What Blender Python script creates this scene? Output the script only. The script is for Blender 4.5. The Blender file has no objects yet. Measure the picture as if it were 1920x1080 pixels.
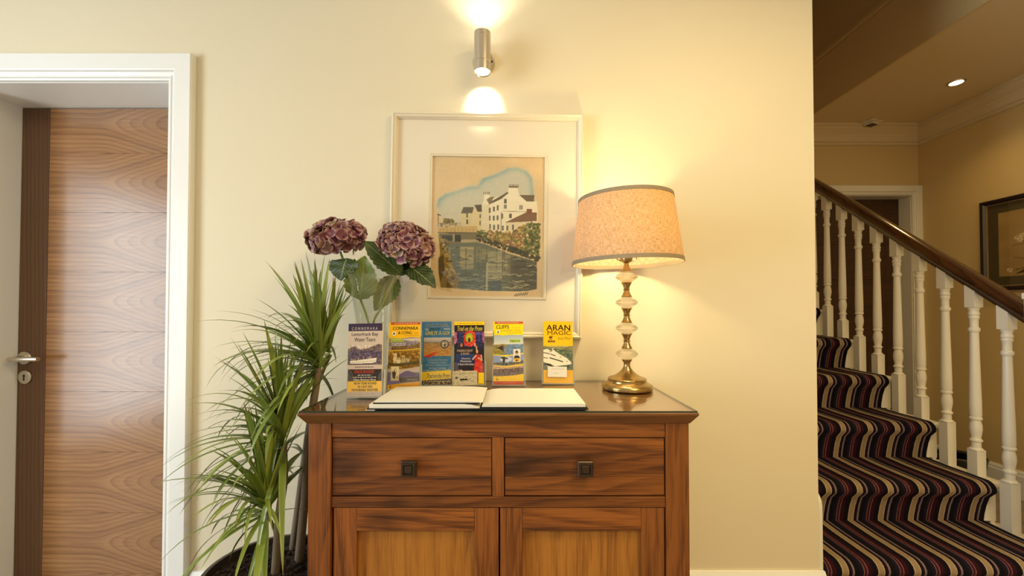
import bpy, bmesh, math, random
import numpy as np
from mathutils import Vector, Matrix, Euler
random.seed(7); RNG = np.random.default_rng(11)
R = math.radians
S = bpy.context.scene
COL = S.collection

# ------------------------------------------------------------------ camera, light, exposure
F = 770.0; EYE = 1.129; CY = -1.478; PITCH = math.atan(13.0 / F); SHIFT = 27.0
cd = bpy.data.cameras.new('camera'); cam = bpy.data.objects.new('camera', cd); COL.objects.link(cam)
cam.location = (0, CY, EYE); cam.rotation_euler = (math.pi / 2 + PITCH, 0, 0)
cd.sensor_width = 36; cd.lens = F / 1920 * 36; cd.shift_y = SHIFT / 1920; cd.clip_start = 0.02
S.camera = cam
S.view_settings.view_transform = 'Standard'; S.view_settings.look = 'None'
S.view_settings.gamma = 1; S.view_settings.use_curve_mapping = False
S.view_settings.exposure = 0.05
W = bpy.data.worlds.new('world'); S.world = W; W.use_nodes = True
W.node_tree.nodes['Background'].inputs[0].default_value = (0.75, 0.85, 1, 1)
W.node_tree.nodes['Background'].inputs[1].default_value = 0.5

def lamp(name, kind, loc, energy, color, rot=(0, 0, 0), **kw):
    l = bpy.data.lights.new(name, kind); l.energy = energy; l.color = color
    for k, v in kw.items(): setattr(l, k, v)
    o = bpy.data.objects.new(name, l); COL.objects.link(o); o.location = loc; o.rotation_euler = rot
    return o
# daylight through the tall window in the left wall
lamp('window_daylight', 'AREA', (-3.42, -1.95, 1.2), 116, (0.84, 0.95, 1.0), (0, R(-90), 0), shape='RECTANGLE', size=2.1, size_y=1.5)
# added warm fill lights under the front room ceiling, without fittings
for i, (x, y, e) in enumerate([(-1.9, -1.6, 6), (0.9, -1.28, 24), (1.3, -2.8, 34)]):
    lamp('added_fill_light', 'AREA', (x, y, 2.45), e, (1.0, 0.77, 0.38), (0, 0, 0), shape='DISK', size=0.6)
# recessed downlights of the stair hall
HALL = (1.0, 0.68, 0.26)

# ------------------------------------------------------------------ helpers
def at(px, py, D):
    """world point seen at a photograph pixel, D metres in front of the camera (along +y)"""
    xc = (px - 960) / F; yc = (540 - py) / F + SHIFT / F
    c, s = math.cos(PITCH), math.sin(PITCH)
    d = Vector((xc, c - yc * s, s + yc * c)); d *= D / d.y
    return Vector((0, CY, EYE)) + d

def lin(h):
    if isinstance(h, str):
        h = [int(h[i:i + 2], 16) / 255 for i in (0, 2, 4)]
    return tuple(c / 12.92 if c <= 0.04045 else ((c + 0.055) / 1.055) ** 2.4 for c in h)

class MB:
    def __init__(s): s.v = []; s.f = []; s.m = []; s.mi = 0
    def add(s, vs, fs):
        b = len(s.v); s.v += [tuple(p) for p in vs]
        for f in fs: s.f.append(tuple(b + i for i in f)); s.m.append(s.mi)
        return s
    def box(s, x0, x1, y0, y1, z0, z1):
        v = [(x, y, z) for z in (z0, z1) for y in (y0, y1) for x in (x0, x1)]
        return s.add(v, [(0, 2, 3, 1), (4, 5, 7, 6), (0, 1, 5, 4), (2, 6, 7, 3), (0, 4, 6, 2), (1, 3, 7, 5)])
    def lathe(s, prof, c=(0, 0, 0), n=32, axis='z'):
        cx, cy, cz = c; vs = []; fs = []
        for r, h in prof:
            for k in range(n):
                a = 2 * math.pi * k / n; p, q = r * math.cos(a), r * math.sin(a)
                vs.append((cx + p, cy + q, cz + h) if axis == 'z' else ((cx + p, cy + h, cz - q) if axis == 'y' else (cx + h, cy + p, cz + q)))
        for i in range(len(prof) - 1):
            for k in range(n):
                k2 = (k + 1) % n; fs.append((i * n + k, i * n + k2, (i + 1) * n + k2, (i + 1) * n + k))
        if prof[0][0] > 0: fs.append(tuple(range(n))[::-1])
        if prof[-1][0] > 0: fs.append(tuple((len(prof) - 1) * n + k for k in range(n)))
        return s.add(vs, fs)
    def tube(s, pts, rad, n=8):
        pts = [Vector(p) for p in pts]; m = len(pts); vs = []; fs = []
        if not hasattr(rad, '__len__'): rad = [rad] * m
        up = Vector((0.13, 0.21, 1)).normalized()
        for i, p in enumerate(pts):
            t = (pts[min(i + 1, m - 1)] - pts[max(i - 1, 0)]).normalized()
            if abs(t.dot(up)) > 0.95: u = t.cross(Vector((1, 0.1, 0))).normalized()
            else: u = t.cross(up).normalized()
            w = t.cross(u)
            for k in range(n):
                a = 2 * math.pi * k / n; vs.append(p + (u * math.cos(a) + w * math.sin(a)) * rad[i])
        for i in range(m - 1):
            for k in range(n):
                k2 = (k + 1) % n; fs.append((i * n + k, (i + 1) * n + k, (i + 1) * n + k2, i * n + k2))
        fs.append(tuple(range(n))); fs.append(tuple((m - 1) * n + k for k in range(n))[::-1])
        return s.add(vs, fs)
    def prism(s, poly, axis, lo, hi):
        n = len(poly)
        def P(a, b, h): return {'x': (h, a, b), 'y': (a, h, b), 'z': (a, b, h)}[axis]
        vs = [P(a, b, lo) for a, b in poly] + [P(a, b, hi) for a, b in poly]
        fs = [tuple(range(n)), tuple(range(2 * n - 1, n - 1, -1))] + [(i, n + i, n + (i + 1) % n, (i + 1) % n) for i in range(n)]
        return s.add(vs, fs)
    def mesh(s, name, mats=(), smooth=False, ang=None):
        me = bpy.data.meshes.new(name); me.from_pydata(s.v, [], s.f)
        for m in mats: me.materials.append(m)
        if len(mats) > 1: me.polygons.foreach_set('material_index', s.m)
        bm = bmesh.new(); bm.from_mesh(me); bmesh.ops.recalc_face_normals(bm, faces=bm.faces)
        if smooth:
            for f in bm.faces: f.smooth = True
            a = R(ang or 40)
            for e in bm.edges:
                if len(e.link_faces) == 2 and e.calc_face_angle(0) > a: e.smooth = False
        bm.to_mesh(me); bm.free(); me.update()
        return me
    def build(s, name, mats, parent=None, smooth=False, ang=None, bevel=0, seg=2):
        if not isinstance(mats, (list, tuple)): mats = [mats]
        return link(name, s.mesh(name, mats, smooth, ang), parent, bevel, seg)

def link(name, me, parent=None, bevel=0, seg=2):
    o = bpy.data.objects.new(name, me); COL.objects.link(o)
    if parent is not None: o.parent = parent
    if bevel:
        b = o.modifiers.new('bevel', 'BEVEL'); b.width = bevel; b.segments = seg; b.limit_method = 'ANGLE'; b.angle_limit = R(40)
        b.harden_normals = False
    return o

def tag(o, label=None, cat=None, group=None, kind=None):
    if label: o['label'] = label
    if cat: o['category'] = cat
    if group: o['group'] = group
    if kind: o['kind'] = kind
    return o
def thing(name, label, cat, loc=(0, 0, 0), rot=(0, 0, 0), group=None):
    o = bpy.data.objects.new(name, None); COL.objects.link(o); o.location = loc; o.rotation_euler = rot
    o.empty_display_size = 0.05
    return tag(o, label, cat, group)
def struct(o): o['kind'] = 'structure'; return o

# ------------------------------------------------------------------ node DSL / materials
class N:
    def __init__(s, name):
        s.mat = bpy.data.materials.new(name); s.mat.use_nodes = True; s.t = s.mat.node_tree
        s.bsdf = s.t.nodes['Principled BSDF']; s.out = s.t.nodes['Material Output']
    def n(s, typ, ins=None, **props):
        nd = s.t.nodes.new(typ)
        for k, v in props.items(): setattr(nd, k, v)
        for k, v in (ins or {}).items(): s.put(nd.inputs[k], v)
        return nd
    def put(s, sock, v):
        if hasattr(v, 'is_output') or isinstance(v, bpy.types.NodeSocket): s.t.links.new(v, sock)
        else:
            if hasattr(v, '__len__') and len(v) == 3 and sock.type == 'RGBA': v = (*v, 1)
            sock.default_value = v
    def obj(s): return s.n('ShaderNodeTexCoord').outputs['Object']
    def sep(s, v): return s.n('ShaderNodeSeparateXYZ', {0: v}).outputs
    def comb(s, x, y, z): return s.n('ShaderNodeCombineXYZ', {0: x, 1: y, 2: z}).outputs[0]
    def m(s, op, a, b=None, c=None):
        ins = {0: a}
        if b is not None: ins[1] = b
        if c is not None: ins[2] = c
        return s.n('ShaderNodeMath', ins, operation=op).outputs[0]
    def scale(s, v, k): return s.n('ShaderNodeVectorMath', {0: v, 1: k}, operation='MULTIPLY').outputs[0]
    def addv(s, v, k): return s.n('ShaderNodeVectorMath', {0: v, 1: k}, operation='ADD').outputs[0]
    def noise(s, v, sc=5, det=3, ro=0.5): return s.n('ShaderNodeTexNoise', {'Vector': v, 'Scale': sc, 'Detail': det, 'Roughness': ro}).outputs[0]
    def ramp(s, f, stops, interp='LINEAR'):
        nd = s.n('ShaderNodeValToRGB', {0: f}); cr = nd.color_ramp; cr.interpolation = interp
        while len(cr.elements) < len(stops): cr.elements.new(0.5)
        for e, (p, c) in zip(cr.elements, stops):
            e.position = p; e.color = (*c, 1) if hasattr(c, '__len__') else (c, c, c, 1)
        return nd.outputs[0]
    def mix(s, f, a, b, mode='MIX'):
        nd = s.n('ShaderNodeMix', data_type='RGBA', blend_type=mode); s.put(nd.inputs[0], f); s.put(nd.inputs[6], a); s.put(nd.inputs[7], b)
        return nd.outputs[2]
    def bump(s, h, st=0.2, dist=0.002): s.put(s.bsdf.inputs['Normal'], s.n('ShaderNodeBump', {'Height': h, 'Strength': st, 'Distance': dist}).outputs[0])
    def set(s, **k):
        for a, v in k.items(): s.put(s.bsdf.inputs[a.replace('_', ' ')], v)
        return s
    def rnd(s): return s.n('ShaderNodeObjectInfo').outputs['Random']

def plain(name, c, rough=0.5, metal=0.0, **kw):
    a = N(name); a.set(Base_Color=c, Roughness=rough, Metallic=metal, **kw); return a.mat
def emit(name, c, st):
    a = N(name); a.set(Base_Color=c, Emission_Color=c, Emission_Strength=st); return a.mat

def paint(name, c, rough=0.6, sc=180, amt=0.06):
    a = N(name); P = a.obj()
    big = a.noise(P, 1.3, 3); f = a.noise(P, sc, 2)
    col = a.mix(a.m('MULTIPLY', big, 0.12), c, tuple(x * 0.86 for x in c))
    a.set(Base_Color=col, Roughness=rough); a.bump(f, amt, 0.001); return a.mat

def wood(name, along, cols, freq=70, taper=0.12, d=0.035, warp=0.02, u0=0.0, rough=0.35, rand=0.0, knots=False, stretch=1.0, line=0.5, coat=0.0, cath=False, streak=0.0):
    """plank cut through a conical trunk: nested cathedrals along the grain, straight lines at the edges"""
    a = N(name); P = a.obj(); x, y, z = a.sep(P)
    if rand:
        r = a.rnd(); P = a.addv(P, a.comb(a.m('MULTIPLY', r, 13.0), a.m('MULTIPLY', r, 7.0), a.m('MULTIPLY', r, 19.0)))
    if along == 'x': u, v, st, st2 = x, z, (2.2, 9, 9), (7, 480, 480)
    elif along == 'z': u, v, st, st2 = z, x, (9, 9, 2.2), (480, 480, 7)
    else: u, v, st, st2 = y, x, (9, 2.2, 9), (480, 7, 480)
    n1 = a.noise(a.scale(P, st), 1.0, 3)
    w = a.m('MULTIPLY', a.m('SUBTRACT', n1, 0.5), warp)
    v2 = a.m('ADD', v, w)
    if rand: v2 = a.m('ADD', v2, a.m('MULTIPLY', a.m('SUBTRACT', a.rnd(), 0.5), 0.16))
    ue = a.m('ADD', u, u0)
    if cath: ue = a.m('SMOOTH_MAX', ue, 0.0, 0.08)
    rr = a.m('SUBTRACT', a.m('SQRT', a.m('ADD', a.m('MULTIPLY', v2, v2), d * d)), a.m('MULTIPLY', ue, taper))
    rr = a.m('ADD', rr, a.m('MULTIPLY', n1, warp * 0.5))
    ring = a.m('FRACT', a.m('MULTIPLY', rr, freq))
    edge = a.ramp(ring, [(0.0, 0.0), (0.55, 0.35), (0.86, 1.0), (1.0, 0.1)])
    band = a.noise(a.comb(a.m('MULTIPLY', rr, freq * 0.45), 0.3, 0.1), 1.0, 2)
    fib = a.noise(a.scale(P, st2), 1.0, 3, 0.6)
    t = a.m('ADD', a.m('MULTIPLY', edge, line), a.m('MULTIPLY', a.m('SUBTRACT', band, 0.35), 0.9))
    t = a.m('ADD', t, a.m('MULTIPLY', a.m('SUBTRACT', fib, 0.5), 1.1))
    if streak:
        sk_ = a.noise(a.scale(P, tuple(3.5 if q < 5 else 75.0 for q in st)), 1.0, 5, 0.7)
        t = a.m('ADD', t, a.m('MULTIPLY', a.m('SUBTRACT', sk_, 0.5), streak))
    col = a.ramp(t, [(0.0, cols[0]), (0.45, cols[1]), (1.0, cols[2])])
    if knots:
        k = a.noise(a.scale(P, tuple(4.0 if s_ < 5 else 9.0 for s_ in st)), 1.0, 2)
        col = a.mix(a.ramp(k, [(0.60, 0.0), (0.74, 0.75)]), col, tuple(c * 0.35 for c in cols[2]))
    if rand:
        col = a.mix(a.m('MULTIPLY', a.rnd(), rand), col, cols[2])
    a.set(Base_Color=col, Roughness=a.m('ADD', rough, a.m('MULTIPLY', fib, 0.12)), Coat_Weight=coat, Coat_Roughness=0.2)
    a.bump(fib, 0.08, 0.001); return a.mat

def thin_glass(name, tint=(1, 1, 1), rough=0.0, ior=1.5, haze=0.0):
    a = N(name); nt = a.t; nt.nodes.remove(a.bsdf)
    bf = a.n('ShaderNodeNewGeometry').outputs['Backfacing']      # thin pane: same reflectance from both faces
    fr = a.n('ShaderNodeFresnel', {'IOR': a.m('ADD', ior, a.m('MULTIPLY', bf, 1 / ior - ior))}).outputs[0]
    tr = a.n('ShaderNodeBsdfTransparent', {'Color': tint}).outputs[0]
    gl = a.n('ShaderNodeBsdfGlossy', {'Color': (1, 1, 1), 'Roughness': rough}).outputs[0]
    mx = a.n('ShaderNodeMixShader', {0: fr, 1: tr, 2: gl}).outputs[0]
    if haze:
        df = a.n('ShaderNodeBsdfDiffuse', {'Color': (0.9, 0.9, 0.88)}).outputs[0]
        mx = a.n('ShaderNodeMixShader', {0: haze, 1: mx, 2: df}).outputs[0]
    nt.links.new(mx, a.out.inputs[0]); return a.mat

def attr_mat(name, rough=0.45, spec=0.4):
    a = N(name); c = a.n('ShaderNodeAttribute', attribute_name='col').outputs['Color']
    a.set(Base_Color=c, Roughness=rough, Specular_IOR_Level=spec); return a.mat

M = {}
M['wall'] = paint('cream_wall_paint', (0.80, 0.72, 0.535))
M['plaster'] = paint('white_plaster', (0.80, 0.78, 0.74))
M['ceiling'] = paint('ceiling_paint', (0.82, 0.74, 0.58))
M['hallwall'] = paint('cream_paint_dim_warm', (0.70, 0.52, 0.24))  # cream wall with the hall's dim warm light put into the colour
M['hallceil'] = paint('ceiling_cream_dim_warm', (0.74, 0.60, 0.36))  # cream ceiling, likewise tinted for the dim warm hall light
M['white'] = paint('white_gloss_paint', (0.90, 0.91, 0.90), 0.3, 60, 0.02)
M['stairwhite'] = paint('white_stair_paint', (0.84, 0.80, 0.70), 0.3, 60, 0.02)
M['floor'] = wood('floor_oak', 'x', [(0.34, 0.26, 0.18), (0.28, 0.21, 0.14), (0.16, 0.11, 0.07)], freq=50)
WAL = [(0.40, 0.20, 0.078), (0.25, 0.115, 0.042), (0.085, 0.035, 0.013)]
M['walnut_panel'] = wood('walnut_veneer', 'x', WAL, freq=62, taper=0.30, d=0.035, warp=0.03, rough=0.17, line=0.36, cath=True, u0=.03)
M['walnut_stile'] = wood('walnut_stile', 'z', [(0.15, 0.075, 0.035), (0.105, 0.05, 0.023), (0.055, 0.026, 0.012)], freq=60, taper=0.02, d=0.01, rough=0.42)
M['dark_door'] = wood('dark_door_wood', 'x', [(0.075, 0.032, 0.012), (0.05, 0.02, 0.008), (0.02, 0.008, 0.003)], freq=50, rough=0.35)
ACA = [(0.33, 0.105, 0.017), (0.13, 0.036, 0.006), (0.018, 0.005, 0.002)]
GOLD = [(0.44, 0.18, 0.026), (0.27, 0.095, 0.013), (0.075, 0.022, 0.005)]
M['acacia_h'] = wood('acacia_horizontal', 'x', ACA, freq=38, taper=0.10, warp=0.06, rough=0.34, rand=0.45, knots=True, line=0.25, streak=1.5)
M['acacia_v'] = wood('acacia_vertical', 'z', ACA, freq=38, taper=0.10, warp=0.06, rough=0.34, rand=0.4, line=0.25, streak=1.5)
M['acacia_panel'] = wood('acacia_panel', 'z', GOLD, freq=30, taper=0.08, warp=0.07, rough=0.35, rand=0.15, knots=True, line=0.2, streak=1.4)
M['acacia_top'] = wood('acacia_top', 'x', [(0.20, 0.075, 0.018), (0.10, 0.035, 0.008), (0.03, 0.010, 0.003)], freq=38, warp=0.05, rough=0.3, line=0.2, streak=1.2)
M['mahogany'] = wood('mahogany_handrail', 'y', [(0.10, 0.04, 0.015), (0.055, 0.02, 0.008), (0.025, 0.009, 0.004)], freq=60, rough=0.14, coat=0.5)
M['brass'] = plain('antique_brass', (0.44, 0.31, 0.13), 0.27, 1.0)
M['bronze'] = plain('dark_bronze', (0.085, 0.062, 0.045), 0.38, 0.9)
M['nickel'] = plain('satin_nickel', (0.62, 0.57, 0.49), 0.3, 1.0)
M['steel'] = plain('brushed_steel', (0.66, 0.60, 0.50), 0.28, 1.0)
M['black'] = plain('black_plastic', (0.012, 0.011, 0.011), 0.4)
M['bookcloth'] = plain('black_bookcloth', (0.012, 0.012, 0.014), 0.5)
M['darkgap'] = plain('dark_recess', (0.02, 0.012, 0.007), 0.8)
M['glass'] = thin_glass('clear_glass', (1, 1, 1))
M['vase'] = thin_glass('vase_glass', (0.97, 0.985, 0.975), 0.02, 1.7, 0.02)
M['acrylic'] = thin_glass('clear_acrylic', (0.99, 0.99, 0.985), 0.03, 1.45, 0.012)
M['acrylic_edge'] = thin_glass('acrylic_edge', (0.8, 0.8, 0.78), 0.1, 1.5, 0.45)
M['glassedge'] = plain('glass_edge_green', (0.03, 0.045, 0.03), 0.12)
M['frame'] = plain('cream_frame_lacquer', (0.80, 0.72, 0.56), 0.35)
M['matboard'] = plain('cream_mat_board', (0.87, 0.79, 0.64), 0.8)
M['paper'] = plain('white_paper', (0.80, 0.77, 0.68), 0.7)
M['print'] = attr_mat('printed_card', 0.4)
M['artprint'] = attr_mat('watercolour_paper', 0.8, 0.1)
M['bark'] = paint('cane_bark', (0.20, 0.15, 0.095), 0.8, 60, 0.5)
M['pot'] = plain('dark_glazed_pot', (0.045, 0.035, 0.03), 0.3)
M['stem'] = plain('green_stem', (0.22, 0.30, 0.06), 0.45)
M['bulb'] = emit('lit_bulb', (1.0, 0.80, 0.48), 9)
M['spotlens'] = emit('lit_spot_lens', (1.0, 0.93, 0.78), 14)
M['downlens'] = emit('lit_downlight_lens', (1.0, 0.85, 0.5), 14)

def mk_shade():
    a = N('linen_shade'); P = a.obj(); x, y, z = a.sep(P)
    ang = a.m('ARCTAN2', y, x)
    w1 = a.noise(a.comb(a.m('MULTIPLY', ang, 12), 0.0, a.m('MULTIPLY', z, 700)), 1.0, 3, 0.7)
    w2 = a.noise(a.comb(a.m('MULTIPLY', ang, 110), 0.0, a.m('MULTIPLY', z, 60)), 1.0, 3, 0.7)
    t = a.m('MULTIPLY', a.m('ADD', w1, w2), 0.5)
    col = a.ramp(t, [(0.36, (0.24, 0.16, 0.09)), (0.5, (0.58, 0.44, 0.30)), (0.62, (0.76, 0.62, 0.46))])
    df = a.n('ShaderNodeBsdfDiffuse', {'Color': col}).outputs[0]
    tl = a.n('ShaderNodeBsdfTranslucent', {'Color': a.mix(1.0, col, (0.85, 0.52, 0.12), 'MULTIPLY')}).outputs[0]
    mx = a.n('ShaderNodeMixShader', {0: 0.22, 1: df, 2: tl}).outputs[0]
    a.t.links.new(mx, a.out.inputs[0]); return a.mat
M['shade'] = mk_shade()
M['shadelining'] = plain('white_shade_lining', (0.85, 0.82, 0.74), 0.8)
M['shadetrim'] = plain('taupe_trim', (0.30, 0.24, 0.16), 0.8)
def mk_crystal():
    a = N('crystal'); nt = a.t; nt.nodes.remove(a.bsdf)
    g = a.n('ShaderNodeBsdfGlass', {'Color': (1, 0.98, 0.93), 'Roughness': 0.02, 'IOR': 1.45}).outputs[0]
    t = a.n('ShaderNodeBsdfTransparent', {'Color': (0.98, 0.96, 0.9)}).outputs[0]
    nt.links.new(a.n('ShaderNodeMixShader', {0: 0.45, 1: g, 2: t}).outputs[0], a.out.inputs[0]); return a.mat
M['crystal'] = mk_crystal()

def mk_carpet():
    a = N('striped_wool_carpet'); P = a.obj(); x, y, z = a.sep(P)
    wob = a.m('MULTIPLY', a.m('SUBTRACT', a.noise(P, 260, 2), 0.5), 0.004)
    u = a.m('FRACT', a.m('DIVIDE', a.m('ADD', a.m('SUBTRACT', x, 2.022), wob), 0.1335))
    bk = (0.010, 0.007, 0.012); nv = (0.016, 0.013, 0.03); bu = (0.045, 0.008, 0.016); rd = (0.075, 0.011, 0.018)
    tan = (0.42, 0.30, 0.17); tl = (0.60, 0.47, 0.32); gy = (0.27, 0.22, 0.24); pk = (0.25, 0.13, 0.14)
    st = [(0, tl), (0.025, tan), (0.165, tl), (0.19, bk), (0.25, bu), (0.29, gy), (0.345, bk), (0.50, nv), (0.60, pk), (0.625, rd), (0.69, pk), (0.715, bu), (0.84, bk)]
    a.set(Base_Color=a.ramp(u, st, 'CONSTANT'), Roughness=0.95, Specular_IOR_Level=0.1)
    a.bump(a.noise(P, 420, 2), 0.9, 0.006); return a.mat
M['carpet'] = mk_carpet()
def mk_soil():
    a = N('bark_soil'); P = a.obj(); n = a.noise(P, 60, 4, 0.7)
    a.set(Base_Color=a.ramp(n, [(0.35, (0.012, 0.008, 0.006)), (0.55, (0.05, 0.03, 0.02)), (0.75, (0.16, 0.10, 0.07))]), Roughness=0.9)
    a.bump(n, 1.0, 0.02); return a.mat
M['soil'] = mk_soil()
def mk_blade():
    a = N('dracaena_blade'); uv = a.sep(a.n('ShaderNodeUVMap', uv_map='uv').outputs[0])
    t = a.m('ABSOLUTE', a.m('SUBTRACT', uv[0], 0.5))
    g = a.mix(a.rnd(), (0.085, 0.15, 0.016), (0.27, 0.35, 0.06))
    g = a.mix(a.ramp(t, [(0.36, 0.0), (0.48, 0.6)]), g, (0.30, 0.33, 0.08))
    g = a.mix(a.ramp(uv[1], [(0.86, 0.0), (1.0, 0.8)]), g, (0.20, 0.10, 0.03))
    a.set(Base_Color=g, Roughness=0.32, Specular_IOR_Level=0.6)
    return a.mat
M['blade'] = mk_blade()
def mk_leaf(nm='hydrangea_leaf', c0=(0.06, 0.11, 0.02), c1=(0.20, 0.27, 0.06)):
    a = N(nm); uv = a.sep(a.n('ShaderNodeUVMap', uv_map='uv').outputs[0])
    t = a.m('ABSOLUTE', a.m('SUBTRACT', uv[0], 0.5))
    vein = a.m('FRACT', a.m('MULTIPLY', a.m('SUBTRACT', uv[1], a.m('MULTIPLY', t, 0.9)), 7.0))
    vm = a.m('MAXIMUM', a.ramp(vein, [(0.0, 0.8), (0.10, 0.0), (0.9, 0.0), (1.0, 0.8)]), a.ramp(t, [(0.008, 1.0), (0.035, 0.0)]))
    base = a.mix(a.rnd(), c0, c1)
    n = a.noise(a.obj(), 60, 3)
    base = a.mix(a.m('MULTIPLY', n, 0.5), base, tuple(x * .5 for x in c0))
    a.set(Base_Color=a.mix(a.m('MULTIPLY', vm, 0.65), base, (0.36, 0.42, 0.15)), Roughness=0.5)
    a.bump(vm, -0.4, 0.002); return a.mat
M['leaf'] = mk_leaf(); M['leafdark'] = mk_leaf('dark_hydrangea_leaf', (0.018, 0.035, 0.010), (0.035, 0.065, 0.015))
def mk_petal():
    a = N('mauve_petal'); e = a.n('ShaderNodeAttribute', attribute_name='edge').outputs['Fac']
    r = a.rnd()
    c = a.ramp(r, [(0.0, (0.16, 0.035, 0.075)), (0.3, (0.24, 0.06, 0.12)), (0.55, (0.20, 0.055, 0.06)), (0.8, (0.33, 0.15, 0.15)), (0.93, (0.22, 0.16, 0.06))])
    c = a.mix(a.m('MULTIPLY', a.noise(a.obj(), 120, 3), 0.5), c, (0.10, 0.02, 0.045))
    c = a.mix(a.ramp(e, [(0.66, 0.0), (1.0, 0.85)]), c, (0.66, 0.46, 0.42))
    a.set(Base_Color=c, Roughness=0.6); return a.mat
M['petal'] = mk_petal()

# ------------------------------------------------------------------ setting: walls, floor, ceiling
XL, XR = -2.0, -1.238           # left door opening
DT = 1.955                      # its head height
XE = 1.094                      # right end of the main wall
XH = 3.035                      # right wall of the stair hall
YB = 1.572                      # back wall of the stair hall
CZ = 2.48                       # ceiling
XW = 2.085                      # edge of the stairwell opening
b = MB(); b.box(-3.3, XL, 0, 0.16, 0, CZ); b.box(XL, XR, 0, 0.16, DT, CZ); b.box(XR, XE, 0, 0.16, 0, CZ)
struct(b.build('wall_back', M['wall']))
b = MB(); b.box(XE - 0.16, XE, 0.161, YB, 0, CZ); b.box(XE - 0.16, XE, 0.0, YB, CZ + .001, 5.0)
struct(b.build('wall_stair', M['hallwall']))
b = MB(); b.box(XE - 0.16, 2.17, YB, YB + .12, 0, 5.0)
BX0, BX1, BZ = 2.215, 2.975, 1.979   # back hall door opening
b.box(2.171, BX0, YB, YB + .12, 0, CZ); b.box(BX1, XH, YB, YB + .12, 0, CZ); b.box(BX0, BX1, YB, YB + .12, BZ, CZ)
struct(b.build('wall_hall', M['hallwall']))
b = MB(); b.box(XH, XH + .12, -4.4, YB + .12, 0, CZ); struct(b.build('wall_right', M['hallwall']))
b = MB(); b.box(-3.42, XH + .12, -4.52, -4.401, 0, CZ); struct(b.build('wall_front', M['plaster']))
WY0, WY1, WZ0, WZ1 = -2.65, -1.25, 0.12, 2.2
b = MB(); b.box(-3.42, -3.301, -4.4, WY0, 0, CZ); b.box(-3.42, -3.301, WY1, 0.16, 0, CZ)
b.box(-3.42, -3.301, WY0, WY1, 0, WZ0); b.box(-3.42, -3.301, WY0, WY1, WZ1, CZ); struct(b.build('wall_left', M['plaster']))
b = MB()
for y0, y1 in ((WY0, WY0 + .06), (WY1 - .06, WY1)): b.box(-3.40, -3.34, y0, y1, WZ0, WZ1)
b.box(-3.40, -3.34, WY0 + .06, WY1 - .06, WZ0, WZ0 + .06); b.box(-3.40, -3.34, WY0 + .06, WY1 - .06, WZ1 - .06, WZ1)
wf = struct(b.build('window_1', M['white']))
MB().box(-3.372, -3.368, WY0 + .06, WY1 - .06, WZ0 + .06, WZ1 - .06).build('pane', M['glass'], wf)
b = MB(); b.box(-3.42, XH + .12, -4.52, YB + .3, -0.1, 0); struct(b.build('floor', M['floor']))
b = MB(); b.box(-3.42, XE - .16, -4.52, .3, CZ, CZ + .1); b.box(XE - .16, XH + .12, -4.52, -.45, CZ, CZ + .1); struct(b.build('ceiling', M['plaster']))
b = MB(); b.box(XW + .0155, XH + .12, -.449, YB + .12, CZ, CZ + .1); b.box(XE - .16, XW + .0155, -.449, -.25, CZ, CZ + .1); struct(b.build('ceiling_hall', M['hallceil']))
# stairwell above: floor edge (apron), skirting of the landing, upper wall and roof
b = MB(); b.box(XW, XW + .015, -.249, YB, CZ, CZ + .33); struct(b.build('trim_1', M['hallwall']))
b = MB(); b.prism([(XW - .010, CZ + .331), (XW + .09, CZ + .331), (XW + .09, CZ + .392), (XW - .002, CZ + .392), (XW - .002, CZ + .380), (XW - .012, CZ + .372), (XW - .012, CZ + .352), (XW - .004, CZ + .345)], 'y', -.249, YB)
struct(b.build('trim_2', M['hallwall']))
b = MB(); b.box(XW + .03, XW + .12, -.249, YB, CZ + .393, 5.0); struct(b.build('wall_landing', M['hallwall']))
b = MB(); b.box(XE, XW + .12, -.37, -.2501, CZ + .101, 5.0); struct(b.build('wall_landing_front', M['hallwall']))
b = MB(); b.box(XE - .16, 2.3, -.37, YB + .12, 5.001, 5.1); struct(b.build('ceiling_landing', M['ceiling']))

# crown moulding of the hall (profile: out from wall, down from ceiling)
CP = [(0, 0), (.10, 0), (.10, -.016), (.088, -.02), (.088, -.03), (.07, -.045), (.05, -.06), (.036, -.08), (.03, -.098), (.03, -.108), (.018, -.112), (.018, -.128), (0, -.132)]
b = MB(); vs = []; n = len(CP)
for o_, d_ in CP: vs.append((XW, YB - o_, CZ + d_))
for o_, d_ in CP: vs.append((XH - o_, YB - o_, CZ + d_))
for o_, d_ in CP: vs.append((XH - o_, -4.3, CZ + d_))
fs = [(s * n + i, s * n + (i + 1) % n, (s + 1) * n + (i + 1) % n, (s + 1) * n + i) for s in (0, 1) for i in range(n)]
b.add(vs, fs); struct(b.build('trim_3', M['hallceil']))
# skirtings
SK = lambda t=.018, h=.2: [(0, 0), (-t, 0), (-t, h - .03), (-t * .75, h - .022), (-t * .75, h - .012), (-t * .4, h), (0, h)]
b = MB(); b.prism(SK(), 'x', XR + .1, XE + .016); struct(b.build('baseboard_back', M['white']))
b = MB(); b.prism(SK(), 'x', -3.3, XL - .1); struct(b.build('baseboard_door', M['white']))
b = MB(); b.prism([(XH + a, z) for a, z in SK(.018, .165)], 'y', -4.3, YB); struct(b.build('baseboard_right', M['white']))
# string board of the stair on the end of the main wall, with its rounded front top
prof = [(0.001, .0), (0.001, .42), (.004, .44), (.012, .455), (.03, .475)] + [(.03 + .25 * k, .475 + .19 * k) for k in range(1, 6)] + [(1.5, .0)]
b = MB(); b.prism(prof, 'x', XE + .0005, XE + .018); struct(b.build('baseboard_stair', M['stairwhite'], bevel=.006))

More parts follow.
